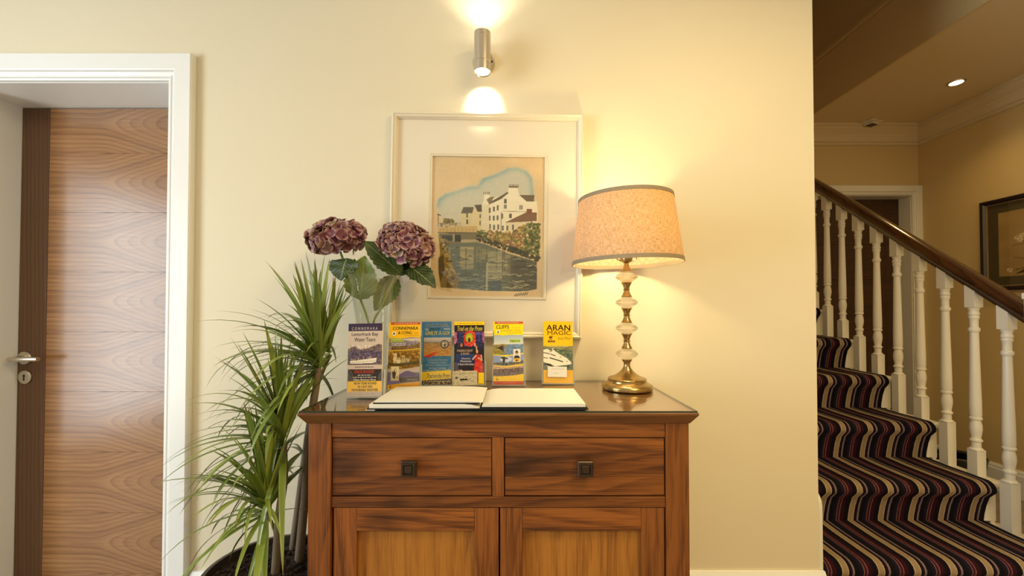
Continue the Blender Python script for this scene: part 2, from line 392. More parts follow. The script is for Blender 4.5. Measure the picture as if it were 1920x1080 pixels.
def architrave(x0, x1, zt, y, prof, name, mat, sgn=-1):
    b = MB(); vs = []; n = len(prof)
    for k in range(4):
        for d_, p_ in prof:
            x = (x0 - d_) if k < 2 else (x1 + d_); z = 0 if k in (0, 3) else zt + d_
            vs.append((x, y + sgn * p_, z))
    fs = [(s * n + i, s * n + (i + 1) % n, (s + 1) * n + (i + 1) % n, (s + 1) * n + i) for s in range(3) for i in range(n)]
    fs += [tuple(range(n)), tuple(3 * n + i for i in range(n))]
    b.add(vs, fs); return struct(b.build(name, mat))
AP = [(.0, 0), (.0, .010), (.006, .012), (.008, .016), (.013, .016), (.015, .013), (.026, .017), (.030, .024), (.034, .026), (.088, .026), (.092, .022), (.092, 0)]
architrave(XL, XR, DT, -.0005, AP, 'trim_4', M['white'])
architrave(BX0, BX1, BZ, YB - .0005, [(d_ * .75, p_) for d_, p_ in AP], 'trim_5', M['stairwhite'])
# linings of both doorways
LD = .183
b = MB(); b.box(XL - .0, XL + .004, .0, .24, 0, DT); b.box(XR - .004, XR, .0, .24, 0, DT); b.box(XL + .004, XR - .004, 0, .24, DT - .004, DT - .0005)
b.box(XL + .004, XR - .004, LD + .046, .24, DT - .03, DT - .004)
struct(b.build('trim_6', M['white']))
b = MB(); b.box(BX0, BX0 + .004, YB, YB + .16, 0, BZ); b.box(BX1 - .004, BX1, YB, YB + .16, 0, BZ); b.box(BX0 + .004, BX1 - .004, YB, YB + .16, BZ - .004, BZ - .0005)
struct(b.build('trim_7', M['stairwhite']))

# ---- left door: leaf of slip-matched walnut veneers between stiles
door = struct(MB().box(XL + .006, XR - .006, LD + .008, LD + .044, .006, DT - .007).build('door_1', M['darkgap']))
SX = XL + .006 + .112
MB().box(XL + .006, SX - .0012, LD, LD + .008, .006, DT - .007).build('stile', M['walnut_stile'], door)
ob = MB().box(XR - .006 - .112, XR - .006, LD, LD + .008, .006, DT - .007).build('stile', M['walnut_stile'], door)
PX0, PX1 = SX + .0006, XR - .006 - .1128; VH = .2416; pw = PX1 - PX0
def veneer(z0, z1, c):
    o = MB().box(-pw / 2, pw / 2, 0, .008, z0 - c + .0005, z1 - c - .0005).build('veneer_panel', M['walnut_panel'], door)
    o.location = ((PX0 + PX1) / 2, LD, c); return o
z = 1.280
while z - VH > 0: z -= VH
veneer(.006, z, z - VH / 2)
first = None
while z + VH < DT - .007:
    if first is None: first = veneer(z, z + VH, z + VH / 2)
    else:
        o = first.copy(); COL.objects.link(o); o.location = ((PX0 + PX1) / 2, LD, z + VH / 2)
    z += VH
veneer(z, DT - .007, z + VH / 2)
h = at(49, 671, 1.661); hx, hz = h.x, h.z
b = MB(); b.lathe([(.0265, LD - .0005), (.0265, LD - .007), (.025, LD - .009), (.011, LD - .010), (.009, LD - .045)], (hx, 0, hz), 32, 'y')
pth = [(hx - .010, LD - .042, hz), (hx - .007, LD - .049, hz), (hx + .004, LD - .054, hz), (hx + .03, LD - .055, hz), (hx + .07, LD - .054, hz + .001), (hx + .108, LD - .052, hz + .001)]
hb = b.build('lever_handle', M['nickel'], door, True)
b = MB(); b.tube(pth, [.007, .0090, .0098, .0098, .0092, .0088], 14); b.build('lever', M['nickel'], hb, True)
h2 = at(49, 707, 1.661)
b = MB(); b.lathe([(.0265, LD - .0005), (.0265, LD - .006), (.024, LD - .008), (.0001, LD - .008)], (h2.x, 0, h2.z), 32, 'y')
ke = b.build('escutcheon', M['nickel'], door, True)
b = MB(); b.lathe([(.0055, LD - .0082), (.0001, LD - .0092)], (h2.x, 0, h2.z + .006), 12, 'y'); b.box(h2.x - .0022, h2.x + .0022, LD - .009, LD - .0081, h2.z - .013, h2.z + .004)
b.build('keyhole', M['black'], ke)
# ---- dark door at the back of the hall
bd = struct(MB().box(BX0 + .006, BX1 - .006, YB + .10, YB + .135, .006, BZ - .007).build('door_2', M['darkgap']))
for x0, x1 in ((BX0 + .006, BX0 + .112), (BX1 - .112, BX1 - .006)):
    MB().box(x0, x1, YB + .092, YB + .0999, .006, BZ - .007).build('stile', M['dark_door'], bd)
zz = .006
while zz < BZ - .02:
    z1 = min(zz + .27, BZ - .007)
    MB().box(BX0 + .1126, BX1 - .1126, YB + .093, YB + .0999, zz + .001, z1 - .001).build('veneer_panel', M['dark_door'], bd); zz = z1

# ------------------------------------------------------------------ staircase
st = thing('staircase', 'white painted staircase with turned balusters rising behind the wall end', 'staircase', (1.65, .11, 0))
def kid(b, name, mat, **k):
    o = b.build(name, mat, st, **k); o.matrix_parent_inverse = Matrix.Translation(-Vector(st.location)); return o
RI, GO, Y0 = .19, .25, 1.84 - 1.478          # tread k: z=(k+1)*RI, back edge at Y0+k*GO
SX0, SX1, SXE = XE + .019, 2.15, 2.172
for k in range(6):
    z = (k + 1) * RI - .012; yb = Y0 + k * GO; yf = yb - GO
    b = MB(); e = .05 if k < 5 else .02
    x1 = SXE if yb + e < YB else 2.168
    b.box(SX0, x1, yf - .022, min(yb + .012, YB - .003), z - .026, z)
    kid(b, 'tread', M['stairwhite'], bevel=.008, seg=3)
    b = MB(); b.box(SX0, SX1, yf, yf + .012, z - RI + .012 if k else 0.0, z - .0265); kid(b, 'riser', M['stairwhite'])
b = MB(); pl = [(Y0 - GO + .012, 0)]
for k in range(5): pl += [(Y0 - GO + .013 + k * GO, (k + 1) * RI - .039), (Y0 + k * GO + .0, (k + 1) * RI - .039)]
pl += [(Y0 + 4 * GO, 0)]
b.prism(pl, 'x', SX1 - .02, SX1 - .001); kid(b, 'outer_string', M['stairwhite'])
BXC = 2.122
def railp(D): return .266 + .76 * (D - 2.01) + EYE      # top of the handrail
def baluster(D, zb):
    p = railp(D); y = D + CY; b = MB(); h = .0205
    zbt = p - .804                                          # top of the lower block
    def oct_(z0, z1, c0, c1):
        b.box(BXC - h, BXC + h, y - h, y + h, z0, z1)
    oct_(zb, zbt - .008, 0, 0)
    b.lathe([(h * 1.25, zbt - .0079), (h * .98, zbt)], (BXC, y, 0), 16)
    P = [(.0165, 0), (.0165, .028), (.021, .030), (.0215, .036), (.018, .040), (.0155, .046), (.019, .065), (.0215, .085), (.0205, .105), (.0165, .124), (.0165, .126), (.0215, .129), (.0215, .137), (.0185, .141),
         (.0205, .150), (.0205, .20), (.017, .40), (.0152, .525), (.0195, .531), (.0205, .538), (.0195, .545), (.0150, .549), (.0150, .572), (.0155, .585), (.0185, .592), (.0185, .598), (.0165, .602), (.0195, .607), (.0195, .614), (.017, .618), (.017, .626), (.0195, .632), (.0195, .640)]
    b.lathe([(r, zbt + q) for r, q in P], (BXC, y, 0), 20)
    zt = zbt + .640
    vs = [(BXC + sx * h, y + sy * h, zt) for sx, sy in ((-1, -1), (1, -1), (1, 1), (-1, 1))] + [(BXC + sx * h, y + sy * h, p - .075 + .76 * sy * h) for sx, sy in ((-1, -1), (1, -1), (1, 1), (-1, 1))]
    b.add(vs, [(0, 1, 2, 3), (4, 5, 6, 7)] + [(i, (i + 1) % 4, 4 + (i + 1) % 4, 4 + i) for i in range(4)])
    return kid(b, 'baluster', M['stairwhite'], smooth=True, ang=35)
D = 1.763; 
for i in range(10):
    k = int((D - 1.59) / .25 + 1e-6)
    baluster(D, (k + 1) * RI - .0115); D += .1246
# handrail: rounded profile swept along the pitch
HP = [(-.016, -.07), (.016, -.07), (.024, -.052), (.034, -.04), (.036, -.022), (.03, -.006), (.016, .0), (0, .002), (-.016, .0), (-.03, -.006), (-.036, -.022), (-.034, -.04), (-.024, -.052)]
b = MB(); n = len(HP); vs = []
for D in (1.665, 3.03):
    for a_, h_ in HP: vs.append((BXC + a_, D + CY, railp(D) + h_ * 1.15))
b.add(vs, [(i, (i + 1) % n, n + (i + 1) % n, n + i) for i in range(n)] + [tuple(range(n)), tuple(range(n, 2 * n))])
kid(b, 'handrail', M['mahogany'], smooth=True, ang=50)
b = MB(); b.box(BXC - .045, BXC + .045, 1.580 + CY, 1.668 + CY, RI - .012, 1.17); b.box(BXC - .049, BXC + .049, 1.576 + CY, 1.672 + CY, 1.17, 1.195)
b.add([(BXC - .045, 1.580 + CY, 1.195), (BXC + .045, 1.580 + CY, 1.195), (BXC + .045, 1.668 + CY, 1.195), (BXC - .045, 1.668 + CY, 1.195), (BXC, 1.624 + CY, 1.215)], [(0, 1, 4), (1, 2, 4), (2, 3, 4), (3, 0, 4)])
kid(b, 'newel_post', M['white'], bevel=.003)
# carpet runner following treads and risers
pts = []; off = .004
for k in range(6):
    z = (k + 1) * RI; yr = Y0 - GO + k * GO
    zlo = (z - RI) if k else .0
    pts += [(yr - .003, zlo + .004), (yr - .006, zlo + .03), (yr - .015, zlo + .075), (yr - .028, zlo + .115)]
    r = .034; cyy, czz = yr - .016, z - r
    for a in range(200, 89, -12): pts.append((cyy + (r + .006) * math.cos(R(a)), czz + r * math.sin(R(a))))
    pts.append((yr + .03, z)); pts.append((yr + GO * .6, z)); 
pts.append((min(Y0 + 5 * GO - .01, YB - .01), 6 * RI))
# keep the profile smooth with one corner-cutting pass on the risers
b = MB(); CX0, CX1 = XE + .0195, 2.092; vs = []; n = len(pts)
def offs(i):
    p0 = Vector(pts[max(i - 1, 0)]); p1 = Vector(pts[min(i + 1, n - 1)]); t = (p1 - p0).normalized(); return Vector((-t.y, t.x))
for x in (CX0, CX1):
    for i, (y, z) in enumerate(pts): vs.append((x, y, z))
    for i, (y, z) in enumerate(pts):
        o_ = offs(i) * -.0; vs.append((x, y + .008, z - .008))
fs = []
for i in range(n - 1):
    fs.append((i, i + 1, 2 * n + i + 1, 2 * n + i)); fs.append((n + i, 3 * n + i, 3 * n + i + 1, n + i + 1))
    fs.append((i, n + i, n + i + 1, i + 1)); fs.append((2 * n + i, 2 * n + i + 1, 3 * n + i + 1, 3 * n + i))
b.add(vs, fs)
tag(b.build('stair_carpet', M['carpet'], smooth=True, ang=60), 'navy and burgundy striped carpet runner laid over the white stairs', 'carpet')

# ------------------------------------------------------------------ sideboard
ZG = EYE - .25; ZT = ZG - .004; ZS = ZT - .030
YF = 1.03 + CY; YBK = -.030
sb = thing('sideboard', 'reddish brown wooden sideboard with two drawers and panelled doors', 'sideboard', (-.033, -.24, 0))
def sk(b, name, mat, parent=None, **k):
    if parent is None:
        o = b.build(name, mat, sb, **k); o.matrix_parent_inverse = Matrix.Translation(-Vector(sb.location)); return o
    return b.build(name, mat, parent, **k)
# origin-centred pieces so that the grain starts from each piece
def plank(name, mat, x0, x1, y0, y1, z0, z1, parent=None, bevel=.0015):
    c = Vector(((x0 + x1) / 2, (y0 + y1) / 2, (z0 + z1) / 2))
    b = MB().box(x0 - c.x, x1 - c.x, y0 - c.y, y1 - c.y, z0 - c.z, z1 - c.z)
    o = b.build(name, mat, parent or sb, bevel=bevel)
    if parent is None: o.location = c - Vector(sb.location)
    else: o.location = c - parent.location - (Vector(sb.location) if parent.parent else Vector((0, 0, 0)))
    return o
XA0, XA1, XB0, XB1 = -.508, -.452, .384, .4414
for x0, x1 in ((XA0, XA1), (XB0, XB1)):
    plank('post', M['acacia_v'], x0, x1, YF, YF + .05, 0, ZS)
    plank('post', M['acacia_v'], x0, x1, YBK - .05, YBK, 0, ZS)
for x0, x1 in ((XA0 + .012, XA0 + .03), (XB1 - .03, XB1 - .012)):
    plank('side_panel', M['acacia_v'], x0, x1, YF + .05, YBK - .05, .1, ZS)
plank('back_panel', M['darkgap'], XA1, XB0, YBK - .02, YBK - .01, .1, ZS, bevel=0)
plank('inner_board', M['darkgap'], XA1, XB0, YF + .045, YF + .055, .11, ZS - .001, bevel=0)
plank('rail', M['acacia_h'], XA1 + .0003, XB0 - .0003, YF + .004, YF + .04, .808, ZS)
plank('rail', M['acacia_h'], XA1 + .0003, XB0 - .0003, YF + .004, YF + .04, .634, .6605)
plank('rail', M['acacia_h'], XA1 + .0003, XB0 - .0003, YF + .004, YF + .04, .06, .118)
plank('mullion', M['acacia_v'], -.0497, -.020, YF + .004, YF + .04, .6607, .8078)
# top: slab with a bevelled underside
TX0, TX1, TY0 = -.527, .459, 1.010 + CY
b = MB(); c = Vector(((TX0 + TX1) / 2, 0, ZT))
prof = [(0, 0), (0, -.006), (.016, -.030)]
vs = []
for d_, z_ in prof:
    for x, y in ((TX0 + d_, TY0 + d_), (TX1 - d_, TY0 + d_), (TX1 - d_, YBK), (TX0 + d_, YBK)): vs.append((x, y, ZT + z_))
fs = [(0, 1, 2, 3), (8, 11, 10, 9)] + [(s * 4 + i, s * 4 + (i + 1) % 4, s * 4 + 4 + (i + 1) % 4, s * 4 + 4 + i) for s in (0, 1) for i in range(4)]
b.add(vs, fs); sk(b, 'top', M['acacia_top'], bevel=.002)
def knob(x, z, y, parent):
    b = MB(); b.lathe([(.010, 0), (.007, -.006), (.008, -.014)], (0, 0, 0), 16, 'y')
    def sq(w, y0, y1, w2):
        b.add([(sx * w, y0, sz * w) for sx, sz in ((-1, -1), (1, -1), (1, 1), (-1, 1))] + [(sx * w2, y1, sz * w2) for sx, sz in ((-1, -1), (1, -1), (1, 1), (-1, 1))],
              [(0, 1, 2, 3), (4, 5, 6, 7)] + [(i, (i + 1) % 4, 4 + (i + 1) % 4, 4 + i) for i in range(4)])
    sq(.0195, -.013, -.019, .0195); sq(.0195, -.0191, -.022, .0165); 
    for a, b2, c_, d_ in ((-.0165, -.012, -.0165, .0165), (.012, .0165, -.0165, .0165), (-.012, .012, -.0165, -.012), (-.012, .012, .012, .0165)): b.box(a, b2, -.0255, -.0221, c_, d_)
    sq(.0105, -.0221, -.0245, .0085)
    o = b.build('knob', M['bronze'], parent, bevel=.0006)
    o.location = Vector((x, y, z)) - parent.location - Vector(sb.location); return o
for x0, x1, kx in ((-.4495, -.0517, -.254), (-.0175, .3813, .1806)):
    dr = plank('drawer', M['darkgap'], x0 + .004, x1 - .004, YF + .022, YF + .043, .666, .802, bevel=0)
    for z0, z1 in ((.6635, .7098), (.7102, .7743), (.7747, .8055)):
        plank('board', M['acacia_h'], x0, x1, YF + .006, YF + .0218, z0, z1, dr, bevel=.0006)
    knob(kx, .736, YF + .006, dr)
for x0, x1, xa, xb in ((-.4465, -.0335, -.389, -.0936), (-.0295, .3813, .0254, .3237)):
    dd = plank('cabinet_door', M['acacia_panel'], xa - .01, xb + .01, YF + .020, YF + .030, .17, .584, bevel=0)
    plank('stile', M['acacia_v'], x0, xa, YF + .006, YF + .030, .121, .632, dd)
    plank('stile', M['acacia_v'], xb, x1, YF + .006, YF + .030, .121, .632, dd)
    plank('rail', M['acacia_h'], xa + .0003, xb - .0003, YF + .0065, YF + .030, .574, .632, dd)
    plank('rail', M['acacia_h'], xa + .0003, xb - .0003, YF + .0065, YF + .030, .121, .182, dd)
gl = MB(); gl.box(TX0 + .003, TX1 - .003, TY0 + .003, YBK - .002, ZT + .0002, ZG)
o = gl.build('glass_sheet', [M['glass'], M['glassedge']])
for p in o.data.polygons: p.material_index = 0 if abs(p.normal.z) > .5 else 1
tag(o, 'clear protective glass sheet lying on the sideboard top', 'glass top')

# ------------------------------------------------------------------ flat print: painted grids and lettering
def vnoise(h, w, sy, sx):
    g = RNG.random((int(sy) + 2, int(sx) + 2)); y = np.linspace(0, sy, h); x = np.linspace(0, sx, w)
    y0 = y.astype(int); x0 = x.astype(int); fy = (y - y0)[:, None]; fx = (x - x0)[None]
    fy = fy * fy * (3 - 2 * fy); fx = fx * fx * (3 - 2 * fx)
    a = g[np.ix_(y0, x0)]; b_ = g[np.ix_(y0, x0 + 1)]; c = g[np.ix_(y0 + 1, x0)]; d = g[np.ix_(y0 + 1, x0 + 1)]
    return a * (1 - fy) * (1 - fx) + b_ * (1 - fy) * fx + c * fy * (1 - fx) + d * fy * fx
class Canvas:
    def __init__(s, w, h, bg):
        s.w, s.h = w, h; s.a = np.empty((h, w, 3)); s.a[:] = s.c(bg)
        s.U, s.V = np.meshgrid(np.linspace(0, 1, w), np.linspace(0, 1, h))
    def c(s, h): return np.array([int(h[i:i + 2], 16) / 255 for i in (0, 2, 4)])
    def put(s, m, col, al=1.0):
        m = (m * al)[..., None]; s.a = s.a * (1 - m) + (s.c(col) if isinstance(col, str) else col) * m
    def rect(s, u0, v0, u1, v1, col, al=1.0): s.put(((s.U >= u0) & (s.U <= u1) & (s.V >= v0) & (s.V <= v1)).astype(float), col, al)
    def inside(s, pts):
        r = np.zeros(s.U.shape, bool); n = len(pts)
        for i in range(n):
            (x0, y0), (x1, y1) = pts[i], pts[(i + 1) % n]
            if y0 == y1: continue
            c = ((y0 > s.V) != (y1 > s.V)) & (s.U < (x1 - x0) * (s.V - y0) / (y1 - y0) + x0); r ^= c
        return r.astype(float)
    def blur(s, m, k):
        for _ in range(k):
            p = np.pad(m, 1, mode='edge'); m = (p[:-2, 1:-1] + p[2:, 1:-1] + p[1:-1, :-2] + p[1:-1, 2:] + 2 * p[1:-1, 1:-1]) / 6
        return m
    def poly(s, pts, col, al=1.0, soft=0):
        m = s.inside(pts)
        if soft: m = s.blur(m, soft)
        s.put(m, col, al); return m
    def ell(s, cx, cy, rx, ry, col, al=1.0): s.put((((s.U - cx) / rx) ** 2 + ((s.V - cy) / ry) ** 2 <= 1).astype(float), col, al)
    def grad(s, u0, v0, u1, v1, c0, c1):
        m = ((s.U >= u0) & (s.U <= u1) & (s.V >= v0) & (s.V <= v1)).astype(float)[..., None]
        t = np.clip((s.V - v0) / (v1 - v0), 0, 1)[..., None]; s.a = s.a * (1 - m) + (s.c(c0) * (1 - t) + s.c(c1) * t) * m
    def line(s, pts, wd, col, al=1.0):
        for (x0, y0), (x1, y1) in zip(pts[:-1], pts[1:]):
            dx, dy = x1 - x0, (y1 - y0); ar = s.h / s.w; L = dx * dx + (dy * ar) ** 2 + 1e-12
            t = np.clip(((s.U - x0) * dx + (s.V - y0) * dy * ar * ar) / L, 0, 1)
            d = np.hypot(s.U - x0 - t * dx, (s.V - y0 - t * dy) * ar); s.put((d < wd).astype(float), col, al)
    def tex(s, m, amp, sy, sx): s.a = np.clip(s.a + ((vnoise(s.h, s.w, sy, sx) - .5) * amp * m)[..., None], 0, 1)
    def dots(s, pts, r, cols, ar=None):
        for (x, y) in pts:
            rr = r * random.uniform(.5, 1.3); s.ell(x, y, rr, rr * s.w / s.h * random.uniform(.6, 1.1), random.choice(cols), random.uniform(.6, 1))
    def mesh(s, name, wd, ht, mat, y=0.0):
        """grid in the XZ plane facing -y, bottom edge at z=0"""
        w, h = s.w, s.h
        X = (s.U - .5) * wd; Z = (1 - s.V) * ht
        v = np.stack([X, np.full_like(X, y), Z], -1).reshape(-1, 3)
        i = np.arange(w * h).reshape(h, w); q = np.stack([i[1:, :-1], i[1:, 1:], i[:-1, 1:], i[:-1, :-1]], -1).reshape(-1, 4)
        me = bpy.data.meshes.new(name); me.from_pydata(v, [], q.tolist())
        at_ = me.color_attributes.new('col', 'FLOAT_COLOR', 'POINT')
        a = np.clip(s.a, 0, 1); l = np.where(a <= .04045, a / 12.92, ((a + .055) / 1.055) ** 2.4)
        at_.data.foreach_set('color', np.concatenate([l, np.ones((h, w, 1))], -1).astype(np.float32).ravel())
        me.materials.append(mat); return me

_fc = {}
def glyphs(txt, bold=0.0, shear=0.0):
    k = (txt, bold, shear)
    if k in _fc: return _fc[k]
    cu = bpy.data.curves.new('t', 'FONT'); cu.body = txt; cu.size = 1; cu.resolution_u = 3; cu.shear = shear
    o = bpy.data.objects.new('t', cu); COL.objects.link(o); bpy.context.view_layer.update()
    me = bpy.data.meshes.new_from_object(o.evaluated_get(bpy.context.evaluated_depsgraph_get()))
    v = [(p.co.x, p.co.y) for p in me.vertices]; f = [tuple(p.vertices) for p in me.polygons]
    if bold > 0:                                                    # heavier strokes: three overlapping copies
        n = len(v); v0, f0 = list(v), list(f); v, f = [], []
        for q, (dx, dy) in enumerate(((-bold, -bold * .4), (bold, bold * .4), (0, 0))):
            v += [(x + dx, y + dy) for x, y in v0]; f += [tuple(q * n + i for i in p) for p in f0]
    bpy.data.objects.remove(o); bpy.data.curves.remove(cu); bpy.data.meshes.remove(me)
    _fc[k] = (v, f); return v, f
INK = {}
def ink(c):
    if c not in INK: INK[c] = plain('printing_ink', lin(c), 0.5)
    return INK[c]
class Lettering:
    def __init__(s, wd, ht, y): s.b = MB(); s.wd, s.ht, s.y = wd, ht, y; s.mats = []
    def t(s, txt, u0, u1, v0, v1, col, bold=0.0, shear=0.0, rot=0.0):
        """fit the text in the box u0..u1, v0..v1 (fractions, v downward)"""
        v, f = glyphs(txt, bold, shear)
        if not v: return s
        xs = [p[0] for p in v]; ys = [p[1] for p in v]; x0, x1, y0, y1 = min(xs), max(xs), min(ys), max(ys)
        X0 = (u0 - .5) * s.wd; X1 = (u1 - .5) * s.wd; Z1 = (1 - v0) * s.ht; Z0 = (1 - v1) * s.ht
        m = ink(col)
        if m not in s.mats: s.mats.append(m)
        s.b.mi = s.mats.index(m)
        c_, s_ = math.cos(rot), math.sin(rot); cx, cz = (X0 + X1) / 2, (Z0 + Z1) / 2; P = []
        for x, y in v:
            a = X0 + (x - x0) / (x1 - x0) * (X1 - X0) - cx; b_ = Z0 + (y - y0) / (y1 - y0) * (Z1 - Z0) - cz
            P.append((cx + a * c_ - b_ * s_, s.y, cz + a * s_ + b_ * c_))
        s.b.add(P, f); return s
    def dash(s, u0, u1, v0, v1, col):
        """a line of print too small to read: short word-long strokes"""
        m = ink(col)
        if m not in s.mats: s.mats.append(m)
        s.b.mi = s.mats.index(m); u = u0; h = (v1 - v0) * .3; q = random.Random(int(u0 * 1000 + v0 * 7777))
        while u < u1 - .01:
            w = min(q.uniform(.03, .10), u1 - u); X = [(k - .5) * s.wd for k in (u, u + w)]; Z = [(1 - k) * s.ht for k in (v1 - h, v0 + h)]
            s.b.add([(X[0], s.y, Z[0]), (X[1], s.y, Z[0]), (X[1], s.y, Z[1]), (X[0], s.y, Z[1])], [(0, 1, 2, 3)]); u += w + .02
        return s
    def build(s, parent):
        me = bpy.data.meshes.new('lettering'); me.from_pydata(s.b.v, [], s.b.f)
        for m in s.mats: me.materials.append(m)
        me.polygons.foreach_set('material_index', s.b.m); me.update()
        o = bpy.data.objects.new('lettering', me); COL.objects.link(o); o.parent = parent; o['kind'] = 'stuff'; return o

# ------------------------------------------------------------------ framed watercolour on the main wall
PW, PH = .688, .803
pc = at(909, 421, 1.45)
pic = thing('framed_picture', 'large cream framed watercolour of white riverside houses hanging on the wall', 'picture', (pc.x, -.004, pc.z - PH / 2), (0, R(.75), 0))
def frame_bars(x0, x1, z0, z1, prof, name, mat, parent, bevel=0):
    """mitred frame; prof = (inset from outer edge, y)"""
    n = len(prof); b = MB(); vs = []
    for cx, cz, sx, sz in ((x0, z0, 1, 1), (x1, z0, -1, 1), (x1, z1, -1, -1), (x0, z1, 1, -1)):
        for d_, y_ in prof: vs.append((cx + sx * d_, y_, cz + sz * d_))
    fs = [(s * n + i, s * n + (i + 1) % n, ((s + 1) % 4) * n + (i + 1) % n, ((s + 1) % 4) * n + i) for s in range(4) for i in range(n)]
    b.add(vs, fs); return b.build(name, mat, parent)
frame_bars(-PW / 2, PW / 2, 0, PH, [(0, 0), (0, -.018), (.003, -.026), (.008, -.028), (.012, -.024), (.017, -.024), (.023, -.014), (.023, -.004), (.02, 0)], 'frame', M['frame'], pic)
# mat with its window, print behind it
AX0, AX1 = -.2018, .2105; AZ0, AZ1 = .142, .654
mb = MB(); y0 = -.010
def ring(b, o, i, y):
    (a, c, d_, e), (f_, g, h_, k) = o, i
    b.add([(a, y, d_), (c, y, d_), (c, y, e), (a, y, e), (f_, y, h_), (g, y, h_), (g, y, k), (f_, y, k)], [(0, 1, 5, 4), (1, 2, 6, 5), (2, 3, 7, 6), (3, 0, 4, 7)])
ring(mb, (-PW / 2 + .02, PW / 2 - .02, .02, PH - .02), (AX0, AX1, AZ0, AZ1), y0)
mb.add([(AX0, y0, AZ0), (AX1, y0, AZ0), (AX1, y0, AZ1), (AX0, y0, AZ1), (AX0 + .003, y0 + .004, AZ0 + .003), (AX1 - .003, y0 + .004, AZ0 + .003), (AX1 - .003, y0 + .004, AZ1 - .003), (AX0 + .003, y0 + .004, AZ1 - .003)], [(0, 1, 5, 4), (1, 2, 6, 5), (2, 3, 7, 6), (3, 0, 4, 7)])
mb.build('mat_board', M['matboard'], pic)
frame_bars(AX0 - .0, AX1 + .0, AZ0, AZ1, [(-.006, y0 - .0001), (-.005, y0 - .0028), (-.002, y0 - .0028), (-.001, y0 - .0012), (.002, y0 - .0012), (.003, y0 - .0024), (.005, y0 - .0024), (.0055, y0 + .003)], 'inner_fillet', plain('cream_fillet', (.86, .78, .60), .3), pic)
def paint_river():
    c = Canvas(300, 374, 'dfc599'); U = lambda x: (x - 27) / 799; V = lambda y: (y - 42) / 1004
    T = lambda L: [(U(x), V(y)) for x, y in L]
    one = np.ones((c.h, c.w)); c.tex(one, .05, 9, 7)
    sky = [(58, 400), (72, 350), (120, 312), (200, 288), (280, 258), (350, 250), (380, 198), (470, 168), (560, 122), (630, 114), (700, 142), (738, 190), (752, 300), (760, 500), (230, 530), (110, 500), (70, 430)]
    m = c.blur(c.inside(T(sky)), 26); c.put(m, 'cfcdbb', .85)
    up = np.clip((V(430) - c.V + (c.U - .1) * .0) / .3, 0, 1)
    edge = np.clip(m - c.blur(m, 160), 0, 1); nz = vnoise(c.h, c.w, 9, 8)
    c.put(c.blur(np.clip(m * (.06 + 1.9 * edge * np.clip((V(440) - c.V) / .06, 0, 1)) * (.5 + .8 * nz), 0, 1), 6), '5f97a6', 1.0)
    c.put(m * np.clip((c.V - V(330)) / .25, 0, 1), 'd9cfb4', .6)
    c.poly(T([(234, 450), (234, 565), (330, 575), (330, 420), (325, 408)]), 'd8c99c')
    c.poly(T([(236, 452), (252, 408), (326, 407), (316, 450)]), '6b6355')
    c.poly(T([(312, 460), (345, 390), (384, 400), (384, 580), (312, 575)]), 'dccda2')
    c.poly(T([(330, 392), (380, 387), (384, 440), (352, 438)]), '5f564a')
    main = [(384, 585), (384, 385), (398, 352), (398, 312), (436, 312), (436, 352), (470, 338), (566, 296), (570, 262), (636, 262), (640, 302), (698, 360), (770, 362), (778, 440), (775, 530), (600, 590)]
    c.poly(T(main), 'efe6cc', 1, 1)
    c.poly(T([(384, 385), (440, 385), (440, 580), (384, 580)]), 'e0d6b6', .8)
    c.poly(T([(432, 388), (445, 366), (562, 294), (570, 302), (520, 345)]), '6e6250')
    c.poly(T([(414, 352), (440, 333), (470, 332), (436, 388)]), '857a58')
    c.poly(T([(645, 316), (752, 316), (750, 360), (700, 362)]), '75664f')
    c.poly(T([(548, 514), (690, 442), (770, 438), (772, 500), (640, 510)]), '86664c')
    c.rect(U(700), V(416), U(736), V(446), '8a5a45'); c.poly(T([(550, 514), (772, 502), (772, 560), (560, 580)]), 'e4d8b8')
    for x in (392, 404, 418, 430): c.rect(U(x), V(296), U(x + 6), V(316), '8b7460')
    c.rect(U(570), V(254), U(637), V(265), '77664e')
    for x in range(574, 636, 10): c.rect(U(x), V(240), U(x + 5), V(256), '7f6a50')
    for x, y in [(432, 430), (462, 420), (488, 410), (434, 485), (462, 485), (488, 482), (436, 545), (464, 550), (494, 548), (522, 470), (526, 555), (558, 555), (598, 548)]: c.rect(U(x), V(y - 20), U(x + 12), V(y + 17), '5d5a52', .85)
    for x, y, w in [(548, 400, 20), (548, 362, 18), (660, 404, 22), (585, 465, 18), (280, 512, 14), (280, 465, 12), (372, 520, 10), (372, 470, 8)]: c.rect(U(x - w / 2), V(y - 16), U(x + w / 2), V(y + 16), '4f4c46', .85)
    for x, y in [(548, 400), (660, 404)]: c.line(T([(x, y - 16), (x, y + 16)]), .003, 'e0d8c0')
    c.line(T([(520, 440), (520, 580)]), .003, '6b6455', .7); c.line(T([(530, 432), (700, 436)]), .0025, '6b6455', .7)
    c.poly(T([(74, 560), (200, 548), (352, 540), (355, 592), (78, 596)]), 'cdb277'); c.line(T([(76, 592), (352, 590)]), .004, '5e5138')
    for x in range(90, 350, 26): c.line(T([(x, 560), (x, 590)]), .0018, '8f7a4e', .8)
    c.poly(T([(80, 598), (350, 592), (360, 660), (110, 672)]), '7d7558'); c.rect(U(105), V(610), U(180), V(648), '43483f'); c.rect(U(194), V(606), U(238), V(655), '37382f')
    c.rect(U(180), V(600), U(194), V(655), 'b0a37c'); c.poly(T([(240, 640), (352, 636), (356, 660), (240, 664)]), 'b7ad88')
    water = [(130, 672), (350, 656), (420, 672), (560, 730), (775, 790), (776, 985), (700, 1000), (430, 1002), (215, 988), (200, 870), (140, 730)]
    mw = c.poly(T(water), '6f7668', 1, 1); c.put(mw * np.clip((c.V - V(700)) / .28, 0, 1) * (c.U < .62), '56696c', .75)
